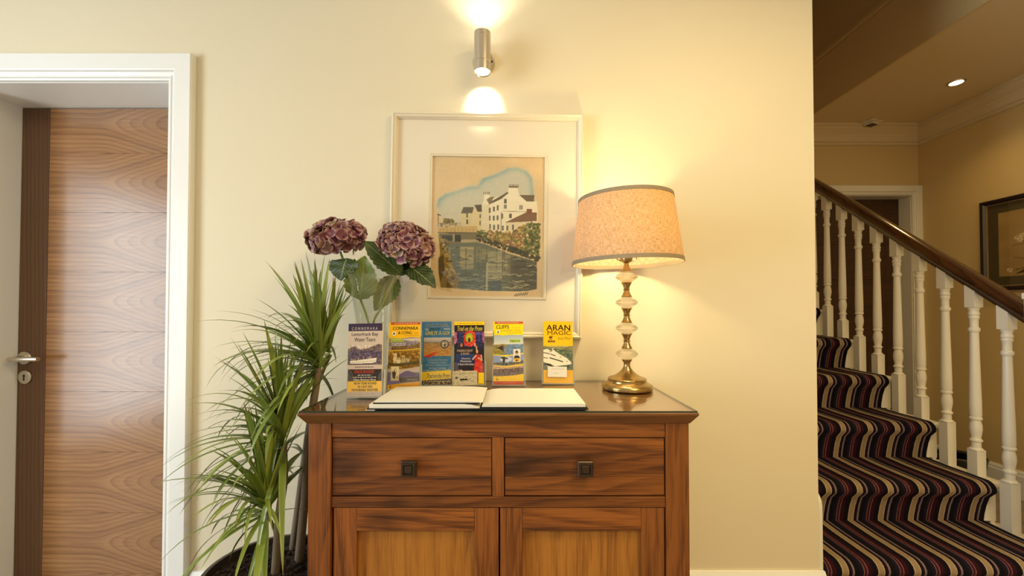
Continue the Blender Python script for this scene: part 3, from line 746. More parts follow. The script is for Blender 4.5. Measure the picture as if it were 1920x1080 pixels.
    for x0, x1, y0_, y1_, col in [(235, 330, 690, 850, 'cfbf8a'), (345, 380, 690, 800, 'a89b70'), (430, 530, 720, 930, 'c9bd93'), (540, 590, 740, 900, 'b4a884'), (385, 425, 700, 780, '9f9670')]:
        m2 = mw * ((c.U > U(x0)) & (c.U < U(x1)) & (c.V > V(y0_)) & (c.V < V(y1_)))
        c.put(c.blur(m2, 3) * (vnoise(c.h, c.w, 70, 5) * .7 + .3), col, .85)
    for x in (275, 365, 418, 490, 535, 548): c.line(T([(x, 700), (x, 860)]), .004, '4a4a3c', .55)
    dark = mw * np.clip((c.U - U(540)) / .1, 0, 1) * np.clip((c.V - V(740)) / .06, 0, 1); c.put(dark, '4a4734', .8)
    for k in range(150):
        y = random.uniform(690, 998); x = random.uniform(150, 760); L = random.uniform(20, 110) * (.5 + (y - 690) / 300)
        col = random.choice(['c9bd98', 'd9cfae', '33362c', '2b2f28', '8d8d78']) if x > 480 else random.choice(['8f978c', 'a7a78f', '48524c'])
        xs = [(x + L * t, y + 5 * math.sin(t * 7 + k)) for t in (0, .33, .66, 1)]
        cc = c.a.copy(); c.line(T(xs), random.uniform(.0018, .0045), col, .75); mk = mw[..., None]; c.a = cc * (1 - mk) + c.a * mk
    c.rect(U(418), V(800), U(432), V(1000), 'd8cda8', .6); c.poly(T([(440, 935), (528, 918), (530, 1002), (440, 1000)]), '4d5a68', .7, 1)
    c.poly(T([(78, 600), (104, 660), (128, 760), (170, 830), (215, 910), (226, 965), (210, 988), (102, 982), (84, 880), (80, 800), (95, 740)]), '8a7448', 1, 1)
    c.dots([(U(random.uniform(95, 150) + (y - 650) * .18), V(y)) for y in np.linspace(640, 975, 150)], .012, ['a58a4c', '6e5a35', 'b89b55', '57492e', '8f8a4a'])
    c.poly(T([(82, 770), (120, 750), (125, 850), (98, 950), (86, 880)]), '4a3f2e', .6, 1)
    bush = []
    while len(bush) < 900:
        x, y = random.uniform(345, 792), random.uniform(505, 790)
        t = (x - 345) / 447; top = 585 - 80 * max(0, t - .35) / .65 - 15 * math.sin(t * 9); bot = 640 + 150 * t
        if top < y < bot: bush.append((x, y))
    for x, y in bush:
        t = (x - 345) / 447
        cols = ['4f5a2c', '6d6f35', '3c4424', '8b8a48'] if (t > .75 or t < .18) else ['b59a4e', '8c7a42', '9c6a4a', '6d6f35', 'c3ad62', '7d5a44']
        if y > 600 + 150 * t: cols = ['2f3420', '3f3d28', '4a4a2c']
        c.dots([(U(x), V(y))], .012, cols)
    c.dots([(U(150 + random.uniform(-32, 32)), V(512 + random.uniform(-18, 16))) for _ in range(40)], .012, ['6f6a3a', '57562f', '8a7f48'])
    c.dots([(U(random.uniform(75, 235)), V(random.uniform(520, 552))) for _ in range(60)], .008, ['a59a7a', '857b62', 'c8bd98'])
    c.line(T([(76, 460), (78, 550)]), .003, '6b6455'); c.line(T([(72, 462), (90, 468)]), .005, '4a4640')
    sg = [(620 + i * 5, 1030 + 10 * math.sin(i * 1.9) - i * .7) for i in range(20)]; c.line(T(sg), .003, '5a4a38', .9)
    c.tex(one, .025, 90, 72)
    return c
o = link('watercolour_print', paint_river().mesh('watercolour_print', AX1 - AX0 - .006, AZ1 - AZ0 - .006, M['artprint']), pic); o.location = ((AX0 + AX1) / 2, y0 + .0035, AZ0 + .003)
MB().box(-PW / 2 + .021, PW / 2 - .021, -.0006, 0, .021, PH - .021).build('backing_board', M['bark'], pic)
MB().box(-PW / 2 + .0215, PW / 2 - .0215, -.0138, -.0128, .0215, PH - .0215).build('glazing', M['glass'], pic)

# ------------------------------------------------------------------ dark framed botanical picture on the hall wall
FY0, FY1, FZ0, FZ1 = 2.03 + CY, 2.632 + CY, 1.246, 1.812
fp = thing('framed_picture', 'dark framed botanical print of white blossom above the handrail', 'picture', (XH - .003, (FY0 + FY1) / 2, FZ0), (0, 0, R(-90)))
fw, fh = FY1 - FY0, FZ1 - FZ0
FD = plain('black_brown_frame', (0.022, 0.012, 0.01), 0.3); FG = plain('gilt_slip', (0.55, 0.38, 0.2), 0.4, 0.6); FM = plain('olive_mat', (0.085, 0.065, 0.022), 0.8)
frame_bars(-fw / 2, fw / 2, 0, fh, [(0, 0), (0, -.026), (.006, -.03), (.018, -.026), (.026, -.016), (.026, -.003), (.02, 0)], 'frame', FD, fp)
frame_bars(-fw / 2 + .0262, fw / 2 - .0262, .0262, fh - .0262, [(0, -.004), (0, -.014), (.005, -.012), (.005, -.004)], 'gilt_slip', FG, fp)
b = MB(); ring(b, (-fw / 2 + .03, fw / 2 - .03, .03, fh - .03), (-fw / 2 + .085, fw / 2 - .085, .085, fh - .085), -.0065); b.build('mat_board', FM, fp)
def paint_bot():
    c = Canvas(200, 184, 'b3925a'); c.tex(np.ones((c.h, c.w)), .05, 8, 8)
    def spray(x, y, ang, n, L):
        for i in range(n):
            ang += random.uniform(-.22, .22); nx, ny = x + L * math.cos(ang), y - L * math.sin(ang)
            c.line([(x, y), (nx, ny)], .0025, '5a4524', .9); c.ell(nx + random.uniform(-.01, .01), ny + random.uniform(-.012, .012), .007, .006, random.choice(['4a3a1c', '6e5a2c', '7a6a38']), .9); x, y = nx, ny
    for sx, sy, a0 in [(.48, .62, 2.6), (.48, .6, 2.9), (.5, .78, 3.0), (.52, .8, 2.8), (.5, .5, 2.2), (.55, .5, .8), (.6, .7, .3), (.55, .62, .1), (.45, .85, 3.2), (.52, .9, 2.9)]: spray(sx, sy, a0, 12, .028)
    for x, y in [(.22, .42), (.28, .40), (.25, .46), (.34, .41), (.36, .72), (.44, .7), (.42, .77), (.5, .72), (.13, .9), (.62, .55), (.68, .5)]:
        for k in range(5): c.ell(x + .022 * math.cos(k * 1.256), y + .022 * math.sin(k * 1.256), .017, .014, random.choice(['e6d3a0', 'd2bd88', 'efdfb4']))
        c.ell(x, y, .006, .006, '8a6a34')
    c.poly([(.18, .97), (.26, .92), (.33, .88), (.29, .95)], '3c3018'); c.poly([(.42, .66), (.5, .6), (.56, .57), (.5, .66)], '5a4a22')
    return c
o = link('botanical_print', paint_bot().mesh('botanical_print', fw - .164, fh - .164, M['artprint']), fp); o.location = (0, -.005, .082)
MB().box(-fw / 2 + .02, fw / 2 - .02, -.0015, -.0005, .02, fh - .02).build('backing_board', FD, fp)
MB().box(-fw / 2 + .0265, fw / 2 - .0265, -.0155, -.0147, .0265, fh - .0265).build('glazing', M['glass'], fp)

# ------------------------------------------------------------------ table lamp
LX, LY = at(1175, 580, 1.295).x, 1.295 + CY
lm = thing('table_lamp', 'lit table lamp with linen drum shade and crystal and brass stem', 'lamp', (LX, LY, ZG))
def lp(prof, name, mat, n=40, parent=lm, ang=40):
    return MB().lathe(prof, (0, 0, 0), n).build(name, mat, parent, True, ang)
lp([(.0001, 0), (.074, 0), (.0775, .003), (.0785, .010), (.076, .015), (.068, .019), (.060, .024), (.0585, .030), (.0595, .033), (.056, .036), (.045, .039), (.032, .046), (.020, .056), (.012, .067), (.0095, .075), (.0105, .083), (.0165, .091), (.0165, .093), (.0001, .093)], 'base', M['brass'])
zc = .0935
for k in range(4):
    c = lp([(.0001, 0), (.014, 0), (.022, .005), (.031, .011), (.0345, .0155), (.0345, .0185), (.031, .023), (.022, .029), (.014, .0335), (.0001, .0335)], 'crystal_disc', M['crystal']); c.location.z = zc
    if k < 3:
        s_ = lp([(.0001, 0), (.0165, 0), (.0170, .002), (.0135, .007), (.0098, .015), (.0085, .0205), (.0100, .0215), (.0115, .0235), (.0100, .0255), (.0085, .0265), (.0098, .032), (.0135, .040), (.0170, .0445), (.0165, .0465), (.0001, .0465)], 'brass_spool', M['brass']); s_.location.z = zc + .0338
    zc += .0806
zt = zc - .0806 + .0338
s_ = lp([(.0001, 0), (.017, 0), (.0165, .003), (.011, .010), (.008, .018), (.0075, .026), (.016, .030), (.019, .036), (.019, .060), (.0165, .062), (.0001, .062)], 'socket', M['brass']); s_.location.z = zt
SH0, SH1, SR0, SR1 = .394, .600, .170, .1445
sh = bpy.data.objects.new('lamp_shade', MB().lathe([(SR0, SH0), (SR1, SH1)], (0, 0, 0), 72).mesh('lamp_shade', [M['shade']], True)); COL.objects.link(sh)
bm = bmesh.new(); bm.from_mesh(sh.data); bmesh.ops.delete(bm, geom=[f for f in bm.faces if len(f.verts) > 4], context='FACES_ONLY'); bm.to_mesh(sh.data); bm.free()
sh.parent = lm; sh.rotation_euler = (0, R(-1.3), 0); sh.location = (.009, 0, 0)
def hoop(r0, z0, r1, z1, t=.0014): return [(r0 - t, z0), (r0 + t, z0), (r1 + t, z1), (r1 - t, z1), (r0 - t, z0)]
def trimband(z0, z1):
    rr = lambda z: SR0 + (SR1 - SR0) * (z - SH0) / (SH1 - SH0)
    MB().lathe(hoop(rr(z0), z0, rr(z1), z1), (0, 0, 0), 72).build('shade_trim', M['shadetrim'], sh, True)
b = MB(); b.v = []
for z0, z1 in ((SH0 - .001, SH0 + .011), (SH1 - .010, SH1 + .001)):
    rr = lambda z: SR0 + (SR1 - SR0) * (z - SH0) / (SH1 - SH0); t = .0014; n = 72
    P = [(rr(z0) - t, z0), (rr(z0) + t, z0), (rr(z1) + t, z1), (rr(z1) - t, z1)]; b = MB(); vs = []
    for r_, z_ in P: vs += [(r_ * math.cos(2 * math.pi * k / n), r_ * math.sin(2 * math.pi * k / n), z_) for k in range(n)]
    b.add(vs, [(i * n + k, i * n + (k + 1) % n, ((i + 1) % 4) * n + (k + 1) % n, ((i + 1) % 4) * n + k) for i in range(4) for k in range(n)])
    b.build('shade_trim', M['shadetrim'], sh, True)
b = MB()
for k in range(3):
    a = k * 2.094 + .4; b.tube([(.012 * math.cos(a), .012 * math.sin(a), SH1 - .012), (.142 * math.cos(a), .142 * math.sin(a), SH1 - .012)], .0016, 6)
for sgn in (-1, 1): b.tube([(sgn * .018, 0, .402), (sgn * .03, 0, .408), (sgn * .045, 0, .45), (sgn * .045, 0, .53), (sgn * .02, 0, .578), (0, 0, .588)], .0016, 6)
b.build('harp', M['brass'], lm, True)
lp([(.0001, .4585), (.012, .459), (.014, .466), (.022, .482), (.027, .50), (.025, .516), (.015, .528), (.0001, .531)], 'bulb', M['bulb'], 24)
lo = lamp('lamp_light', 'POINT', (0, 0, .50), 48, (1.0, 0.76, 0.36), shadow_soft_size=.03); lo.parent = lm

# ------------------------------------------------------------------ wall spot above the picture
wx = at(907, 118, 1.47).x; wz = at(907, 118, 1.47).z
ws = thing('wall_spotlight', 'brushed steel up and down wall spotlight above the watercolour', 'wall light', (wx, 0, wz))
MB().lathe([(.040, -.0005), (.040, -.012), (.036, -.016), (.0001, -.016)], (0, 0, 0), 36, 'y').build('wall_plate', M['steel'], ws, True)
MB().lathe([(.008, -.016), (.008, -.05)], (0, 0, 0), 16, 'y').build('arm', M['steel'], ws, True)
for sx in (-.03, .03): MB().lathe([(.004, -.0155), (.003, -.019), (.0001, -.019)], (sx, 0, 0), 10, 'y').build('screw', M['bronze'], ws, True)
yl = -.076; zb, zt_ = -.075, .062
b = MB(); b.lathe([(.0245, zb + .004), (.0285, zb), (.0285, zb + .030), (.0275, zb + .031), (.0275, zb + .033), (.0285, zb + .034), (.0285, zt_ - .020), (.0275, zt_ - .019), (.0275, zt_ - .017), (.0285, zt_ - .016), (.0285, zt_), (.0245, zt_ - .004)], (0, yl, 0), 40)
b.build('body', M['steel'], ws, True, 30)
for z_ in (zb + .0035, zt_ - .0035):
    MB().lathe([(.0240, z_ - .0004), (.0240, z_ + .0004)], (0, yl, 0), 32).build('lens', M['spotlens'], ws)
l1 = lamp('spot_down', 'SPOT', (0, yl, zb - .004), 17, (1, .88, .62), (R(52), 0, 0), spot_size=R(68), spot_blend=.9, shadow_soft_size=.02); l1.parent = ws
l2 = lamp('spot_up', 'SPOT', (0, yl, zt_ + .004), 6.5, (1, .88, .62), (R(180), 0, 0), spot_size=R(110), spot_blend=.9, shadow_soft_size=.02); l2.parent = ws

# ------------------------------------------------------------------ hall ceiling fittings
def downlight(x, y, label, pw):
    t = thing('ceiling_downlight', label, 'downlight', (x, y, CZ))
    MB().lathe([(.030, -.0003), (.043, -.0003), (.042, -.004), (.032, -.005), (.030, -.0003)], (0, 0, 0), 28).build('trim_ring', M['nickel'], t, True)
    MB().lathe([(.0001, -.002), (.029, -.002), (.027, -.007), (.0001, -.009)], (0, 0, 0), 24).build('lens', M['downlens'], t, True)
    l = lamp('downlight_beam', 'SPOT', (0, 0, -.012), pw, HALL, spot_size=R(125), spot_blend=1.0, shadow_soft_size=.03); l.parent = t
p = at(1793, 148, 2.42); DLX = p.x
downlight(p.x, p.y, 'small round downlight glowing in the stair hall ceiling', 14)
lamp('hall_downlight_near', 'SPOT', (2.62, -.1, CZ - .02), 14, HALL, spot_size=R(125), spot_blend=1.0, shadow_soft_size=.03)
p = at(1634, 230, 2.93)
dt = thing('smoke_detector', 'small white square alarm fitting with dark red underside on hall ceiling', 'detector', (p.x, p.y, CZ), (0, 0, R(20)))
MB().box(-.06, .06, -.04, .04, -.010, -.0005).build('base_plate', M['ceiling'], dt, bevel=.003)
MB().box(-.038, .038, -.03, .03, -.026, -.0102).build('housing', M['ceiling'], dt, bevel=.005)
MB().box(-.030, .030, -.022, .022, -.030, -.0262).build('sensor_window', plain('dark_red_lens', (0.03, 0.004, 0.006), .25), dt, bevel=.002)

# dark bin on the hall floor behind the balusters
p = at(1801, 850, 2.5)
bn = thing('waste_bin', 'low dark round bin on the hall floor behind the balusters', 'bin', (p.x, p.y, 0))
MB().lathe([(.0001, 0), (.085, 0), (.11, .235), (.106, .235), (.082, .008), (.0001, .008)], (0, 0, 0), 32).build('body', M['black'], bn, True)
MB().lathe([(.1065, .236), (.113, .236), (.114, .246), (.110, .250), (.1065, .248), (.1065, .236)], (0, 0, 0), 32).build('rim', plain('grey_rim', (.05, .045, .04), .35), bn, True)

# ------------------------------------------------------------------ open guest book
gb = thing('guest_book', 'open landscape guest book with blank cream pages and black covers', 'book', (-.085, 1.125 + CY, ZG))
Y0b, Y1b = -.098, .098
def sheet_block(x0, x1, z0, z1, y0, y1, dome, name, mat, n=14, gut=0):
    """page block, its top gently domed; gut: side (+1 right, -1 left) that rolls into the gutter"""
    b = MB(); top = []
    for i in range(n + 1):
        t = i / n; x = x0 + (x1 - x0) * t; z = z1 + dome * math.sin(math.pi * t)
        g = t if gut > 0 else 1 - t
        if gut and g > .86: z -= (z1 - z0) * .75 * ((g - .86) / .14) ** 2
        top.append((x, z))
    b.prism([(x0, z0)] + top + [(x1, z0)], 'y', y0, y1); return b.build(name, mat, gb, True, 25)
MB().box(-.276, .275, Y0b - .004, Y1b + .003, .0006, .0034).build('cover', M['bookcloth'], gb, bevel=.001)
sheet_block(-.271, .004, .0038, .0135, Y0b, Y1b, .0006, 'page_block', M['paper'], gut=1)
MB().box(-.262, .000, Y0b + .001, Y1b, .0142, .0172).build('cover', M['bookcloth'], gb, bevel=.001)
sheet_block(-.258, .012, .0175, .0200, Y0b + .002, Y1b - .002, .0030, 'page_block', M['paper'], gut=1)
MB().box(.006, .273, Y0b - .002, Y1b + .001, .0040, .0068).build('cover', M['bookcloth'], gb, bevel=.001)
sheet_block(.010, .268, .0070, .0150, Y0b, Y1b, .0008, 'page_block', M['paper'], gut=-1)
for z_ in (.0095, .0122): MB().box(.012, .2683, Y0b - .0002, Y0b, z_, z_ + .0003).build('page_edge', plain('page_shadow', (.6, .55, .45), .8), gb)
MB().box(-.278, -.255, Y0b - .008, Y0b + .05, .0001, .0005).build('loose_sheet', M['paper'], gb)

# ------------------------------------------------------------------ brochures in clear holders
BW, BH = .0985, .205
def holder(px, D, label, yaw=0, tilt=7):
    p = at(px, 700, D); t = thing('brochure_holder', label, 'holder', (p.x, D + CY, ZG + .0002), (0, 0, R(yaw)), 'clear acrylic brochure holders along the sideboard')
    T = Matrix.Rotation(R(-tilt), 4, 'X')
    def panel(b, name, mat=M['acrylic']):
        for i, v in enumerate(b.v): b.v[i] = tuple(T @ Vector(v))
        return b.build(name, mat, t)
    hw = .0535
    panel(MB().box(-hw, hw, .0125, .0145, .003, .185), 'back_panel')
    b = MB(); q = [(-hw, .003), (hw, .003), (hw, .075)]
    q += [(hw - .012 * (1 - math.cos(a)) - .0, .075 + .0 - .0 + .004 * math.sin(a)) for a in (0.5, 1.0, 1.5)]
    q += [(-hw + .014, .079), (-hw, .075)]
    q = [(-hw, .003), (hw, .003), (hw, .078), (hw - .010, .078), (hw - .016, .070), (hw - .02, .045), (-hw + .02, .045), (-hw + .016, .070), (-hw + .010, .078), (-hw, .078)]
    b.prism(q, 'y', -.0005, .0010); panel(b, 'front_pocket')
    for sx in (-1, 1):
        a, c = sorted((sx * hw, sx * (hw - .0018))); panel(MB().box(a, c, .0011, .0124, .003, .080), 'side_wall', M['acrylic_edge'])
    panel(MB().box(-hw + .002, hw - .002, .0011, .0124, .003, .005), 'shelf', M['acrylic_edge'])
    MB().box(-hw, hw, .0, .062, .0, .0022).build('foot', M['acrylic'], t, bevel=.0005)
    return t, T
def brochure(hold, name, label, canvas, spine, letters, dx=0, roll=0, thick=.008, cat='brochure'):
    t, T = hold
    MW = t.matrix_basis.copy(); MW = Matrix.Translation(t.location) @ t.rotation_euler.to_matrix().to_4x4()
    b = MB().box(-BW / 2, BW / 2, .0002, thick, 0, BH)
    o = b.build(name, [M['paper'], ink(spine)])
    for p in o.data.polygons:
        if p.normal.x < -.5: p.material_index = 1
    o.matrix_world = MW @ T @ Matrix.Translation((dx, .0022, .0055)) @ Matrix.Rotation(R(roll), 4, 'Y')
    tag(o, label, cat, 'brochures standing in the clear holders')
    link('printed_cover', canvas.mesh('printed_cover', BW, BH, M['print'], 0.0), o)
    L = Lettering(BW, BH, -.0002); letters(L)
    if L.b.v: L.build(o)
    return o
def scribble(c, u0, u1, v, n, col, al=.7, w=.004):
    us = np.linspace(u0, u1, n + 1)
    for i in range(n):
        if random.random() < .85: c.line([(us[i], v), (us[i] + (us[1] - us[0]) * .75, v)], w, col, al)

# 1 Letterfrack Bay
def c1():
    c = Canvas(130, 264, 'cbb6a4'); c.rect(0, 0, 1, .105, '33203f')
    c.poly([(0, .36), (.1, .325), (.2, .315), (.32, .35), (.4, .36), (.55, .345), (.7, .325), (.82, .30), (.9, .285), (1, .30), (1, .52), (0, .52)], '6f5a55', 1, 1)
    c.poly([(0, .40), (.2, .335), (.35, .37), (.6, .375), (1, .38), (1, .56), (0, .56)], '5a4650', .8, 1); c.grad(0, .385, 1, .57, '54445a', '6a5558')
    c.tex((c.V > .3) * (c.V < .57), .3, 80, 40); c.rect(0, .565, 1, .57, '3d2f36')
    c.poly([(.06, .515), (.85, .475), (.83, .53), (.70, .55), (.08, .555)], 'e8dcc4'); c.line([(.08, .54), (.8, .515)], .006, 'b5a48c')
    c.line([(.07, .558), (.7, .555)], .01, '3a2d33')
    for i in range(26): c.ell(.08 + i * .024, .50 - .0012 * i + random.uniform(-.012, .01), .012, .012, random.choice(['d8c8b0', '4a3640', '8a6a60', 'b59a88', '30262e']))
    c.rect(0, .572, 1, .628, 'cdb8a8'); c.rect(0, .628, 1, .79, '33241f')
    c.rect(0, .79, 1, .935, 'ffc81e')
    for k, v in enumerate(np.linspace(.945, .995, 5)): scribble(c, .08 + .04 * (k % 2), .92 - .05 * (k % 3), v, 16, '8a7868', .6, .003)
    c.rect(0, .79, 1, .795, 'c99a10'); return c
def l1_(L):
    L.t('C O N N E M A R A', .1, .86, .05, .09, 'e6d8cc', .01); L.t('Letterfrack Bay', .1, .88, .125, .185, '3a2836', .012); L.t('Water Tours', .18, .8, .195, .25, '3a2836', .012)
    L.dash(.22, .76, .585, .615, '4a3440'); L.t('ONCE HOOKER', .2, .78, .64, .685, 'd8502c', .03)
    L.dash(.3, .7, .70, .72, 'f0e6d8'); L.dash(.16, .84, .728, .75, 'f0e6d8'); L.t('Glass Bottom Boat', .18, .84, .757, .785, 'f6ecdc', .035)
    L.t('NOW YEAR ROUND', .2, .86, .803, .838, '2e2410', .03); L.t('IN CALM AND', .32, .74, .85, .88, '2e2410', .03); L.t('FAVOURABLE WEATHER', .14, .9, .892, .927, '2e2410', .03)
H = holder(684, 1.152, 'clear acrylic holder nearest the plant, leftmost of the six', -3, 5); BH1 = BH
brochure(H, 'brochure', 'purple, tan and yellow boat tour brochure at the left end beside the plant', c1(), 'cbb6a4', l1_, -.003, -1.2)
# 2 Connemara & Cong
def c2():
    c = Canvas(130, 264, 'ffc400'); c.rect(.06, 0, 1, .035, 'c8501c')
    c.ell(.17, .17, .065, .034, 'f6eedc'); c.ell(.17, .17, .03, .014, '50443a')
    c.poly([(.03, .235), (.4, .245), (.7, .225), (1, .235), (1, .44), (0, .44)], 'a39494', 1, 1); c.poly([(.03, .25), (.5, .285), (1, .31), (1, .36), (0, .36)], '7d7480', .7, 2); c.poly([(.45, .25), (1, .24), (1, .29), (.5, .27)], 'd8ccc0', .9, 1)
    c.poly([(.1, .36), (.6, .36), (1, .32), (1, .43), (.1, .43)], '7a5c30', .9, 1); c.tex((c.V > .25) * (c.V < .43), .25, 60, 30)
    c.rect(.06, .245, .47, .30, 'a8b44a'); c.rect(.09, .252, .42, .265, 'c8d070')
    c.poly([(0, .425), (.5, .42), (1, .40), (1, .72), (0, .72)], 'a87c1c'); c.line([(0, .43), (.5, .422), (1, .40)], .012, 'f0c01c')
    m = ((c.V > .44) & (c.V < .70)).astype(float); c.tex(m, .5, 50, 26); c.put(m * vnoise(264, 130, 34, 20), '5c4412', .7)
    for x0, w, t in [(.17, .10, .47), (.3, .08, .53), (.42, .10, .50), (.52, .16, .545), (.2, .2, .56)]: c.rect(x0, t, x0 + w, .62, random.choice(['e6d5a8', 'd5c090', 'c4ad7c'])); c.rect(x0 + .02, t + .02, x0 + .035, t + .05, '4c3c22'); c.rect(x0 + .055, t + .03, x0 + .07, t + .06, '4c3c22')
    c.poly([(0, .60), (.3, .62), (1, .58), (1, .63), (.3, .66), (0, .65)], '4d431c', .8, 1)
    c.poly([(0, .70), (.4, .71), (1, .67), (1, .9), (0, .93)], 'cdb8b0', 1, 1); c.poly([(.3, .80), (.55, .735), (.65, .73), (.8, .755), (1, .76), (1, .88), (.1, .9)], '74688c', 1, 1)
    c.poly([(0, .75), (.12, .74), (.12, .93), (0, .93)], '66609a', .9, 1); c.poly([(.1, .84), (.5, .83), (1, .81), (1, .885), (.4, .91), (.1, .91)], '5d4c40', .9, 2); c.poly([(0, .87), (.4, .88), (.35, .92), (0, .94)], '8478b4', 1, 1)
    c.rect(.1, .665, .35, .875, 'e8d8b0'); c.poly([(.14, .75), (.22, .73), (.26, .78), (.22, .86), (.15, .83)], '3c2f24', .9); 
    for _ in range(20): c.ell(.22 + random.uniform(-.09, .09), .77 + random.uniform(-.08, .08), .012, .008, random.choice(['4c3c2c', '8c6a48', 'c8b088']))
    c.poly([(0, .94), (.4, .925), (1, .89), (1, 1), (0, 1)], 'ffb800'); c.ell(.1, .965, .04, .02, '4a3a14'); c.ell(.11, .962, .025, .012, 'ffb800'); scribble(c, .35, .95, .955, 12, 'b87c10', .8, .006); return c
def l2_(L):
    L.dash(.18, .9, .010, .026, 'f6dcb0'); L.t('CONNEMARA', .13, .93, .065, .115, '2c2208', .022); L.t('& CONG', .3, .73, .135, .18, '2c2208', .022); L.t('Tour', .78, .94, .148, .178, 'a8780c'); L.dash(.5, .95, .19, .21, 'b8880c')
    L.t('2', .145, .195, .155, .185, '2e2410', .03); L.dash(.1, .55, .31, .328, 'f2ece0'); L.dash(.1, .56, .335, .353, 'f2ece0'); L.dash(.62, .92, .855, .872, 'e6dcd0')
H = holder(756, 1.262, 'clear acrylic holder second from left behind the open book', 0, 6)
brochure(H, 'brochure', 'yellow brochure headed CONNEMARA & CONG with castle and lake photographs', c2(), 'e8a80c', l2_, 0, -.6)
# 3 sea kayaking
def c3():
    c = Canvas(130, 264, '3a74a4'); c.tex(np.ones((264, 130)), .06, 20, 10)
    c.grad(.08, .255, .99, .33, 'ccc4c0', 'a9a3a6'); c.grad(.08, .33, .99, .55, 'a8845c', 'c08a3c'); c.rect(.08, .325, .99, .345, '7c7474', .7)
    c.tex((c.V > .33) * (c.V < .55) * (c.U > .08), .2, 90, 14)
    c.poly([(.1, .555), (.3, .51), (.55, .485), (.45, .53), (.3, .57), (.14, .575)], 'b8241c'); c.poly([(.1, .53), (.3, .50), (.6, .45), (.4, .50), (.15, .55)], 'c87818')
    c.line([(.3, .555), (.5, .49)], .012, 'e04830'); c.rect(.07, .555, 1, .58, '3a74a4', .0)
    c.ell(.77, .365, .14, .068, '2a2624'); c.ell(.77, .365, .11, .053, 'b5ac9c'); c.line([(.77, .31), (.77, .42)], .012, '5c544c'); c.line([(.67, .365), (.87, .365)], .008, '7c746c'); c.ell(.78, .38, .03, .03, '4c443c'); c.ell(.74, .355, .03, .012, 'd8d0c0')
    c.line([(.05, .775), (.97, .765)], .006, 'd4dce0', .8)
    c.poly([(.0, .80), (1, .775), (1, .905), (0, .935)], 'fad618'); c.poly([(0, .935), (1, .905), (1, 1), (0, 1)], '4c3c24'); 
    for _ in range(60): c.ell(random.uniform(.05, 1), random.uniform(.94, 1), .02, .008, random.choice(['b5a47c', '2c2418', '8c7850', 'd8c8a0']))
    return c
def l3_(L):
    L.t('SEA KAYAKING', .12, .96, .033, .087, 'd8dce0', .05, .2); L.y = -.0004; L.t('SEA KAYAKING', .125, .955, .037, .083, '2b2f3a', .012, .2); L.t('ON', .12, .22, .108, .14, 'e8e4dc', .03); L.t('EVERY DAY', .27, .62, .10, .142, '3a3430', .02); L.t('WITH', .74, .95, .108, .135, 'e8e4dc', .03)
    L.t('GIVE IT A GO!', .12, .93, .155, .215, 'f2d83c', .03); L.t('No Experience Necessary', .2, .88, .60, .63, 'dfe6ea', .012); L.t('All Equipment Provided', .24, .84, .64, .67, 'dfe6ea', .012); L.t('Instruction at Killary Harbour', .16, .92, .68, .71, 'dfe6ea', .012); L.t('All Gear Included', .26, .82, .725, .755, 'dfe6ea', .012)
    L.t('Trad on the Prom', .2, .95, .825, .895, '3c3014', .005, .35, R(1)); L.dash(.25, .9, .94, .96, 'e0d4b0')
H = holder(819, 1.335, 'clear acrylic holder third from left, between yellow and dark brochures', 0, 6)
brochure(H, 'brochure', 'blue sea kayaking brochure reading GIVE IT A GO with red kayak on sand', c3(), '3f5c74', l3_, -.003, -.6)
# 4 trad show
def c4():
    c = Canvas(130, 264, '1e1420'); c.rect(0, 0, 1, .055, 'ffd800'); c.rect(0, .055, 1, .165, '20120c'); c.rect(0, .16, 1, .172, '7c2c3c')
    c.grad(0, .17, 1, .45, '2c3470', '1c1838'); c.poly([(0, .17), (.07, .17), (.1, .3), (.04, .36), (0, .36)], 'd870a0', .9, 2); c.poly([(.93, .17), (1, .17), (1, .36), (.95, .34)], 'c84c98', .9, 2); c.poly([(.78, .17), (.86, .17), (.86, .32), (.82, .32)], '5038a0', .9, 2)
    c.ell(.52, .27, .2, .13, 'd83a2c'); c.ell(.38, .28, .07, .11, 'c8301c'); c.ell(.66, .28, .06, .11, 'd04428'); c.tex(((c.V > .17) & (c.V < .40)), .35, 60, 30); c.ell(.5, .26, .12, .075, '9cc028'); c.ell(.5, .27, .08, .05, 'd8c020'); c.ell(.5, .285, .05, .03, '3c5c24'); c.ell(.5, .31, .04, .025, '1c2414')
    c.ell(.24, .38, .04, .035, 'c87848'); c.ell(.69, .37, .035, .03, 'd89078'); c.rect(0, .40, .6, .56, '241c2c'); c.grad(.04, .52, .66, .70, '24407c', '1c2c60'); c.rect(0, .70, 1, .73, '241820')
    c.poly([(.7, .55), (.9, .55), (.95, .70), (.99, .95), (.62, .97), (.66, .8)], 'd0301c'); c.poly([(.72, .52), (.9, .53), (.92, .6), (.7, .6)], 'b8281c'); c.ell(.8, .465, .06, .05, '2c1410'); c.ell(.76, .48, .035, .03, 'd8a888'); c.line([(.72, .545), (.62, .60)], .025, 'dca890'); c.line([(.9, .54), (.92, .62), (.8, .58)], .022, 'dca890'); c.line([(.74, .40), (.745, .46)], .02, 'dcb098')
    c.tex(((c.V > .6) & (c.U > .6)), .2, 30, 8)
    c.poly([(.05, .78), (.25, .76), (.22, .90), (.08, .92)], 'c87838', 1, 1); c.poly([(.2, .77), (.28, .77), (.25, .86)], 'e0c8a0', 1, 1); c.ell(.45, .83, .12, .06, '5c2438'); c.ell(.4, .83, .04, .02, 'd8b8a0'); c.ell(.55, .82, .02, .03, 'e0d0c0'); c.rect(0, .915, 1, .93, '1c1014'); c.rect(.15, .935, .38, .96, '8a90b0'); c.rect(.42, .935, .6, .96, 'd89020')
    c.rect(0, .965, 1, 1, 'fad618'); return c
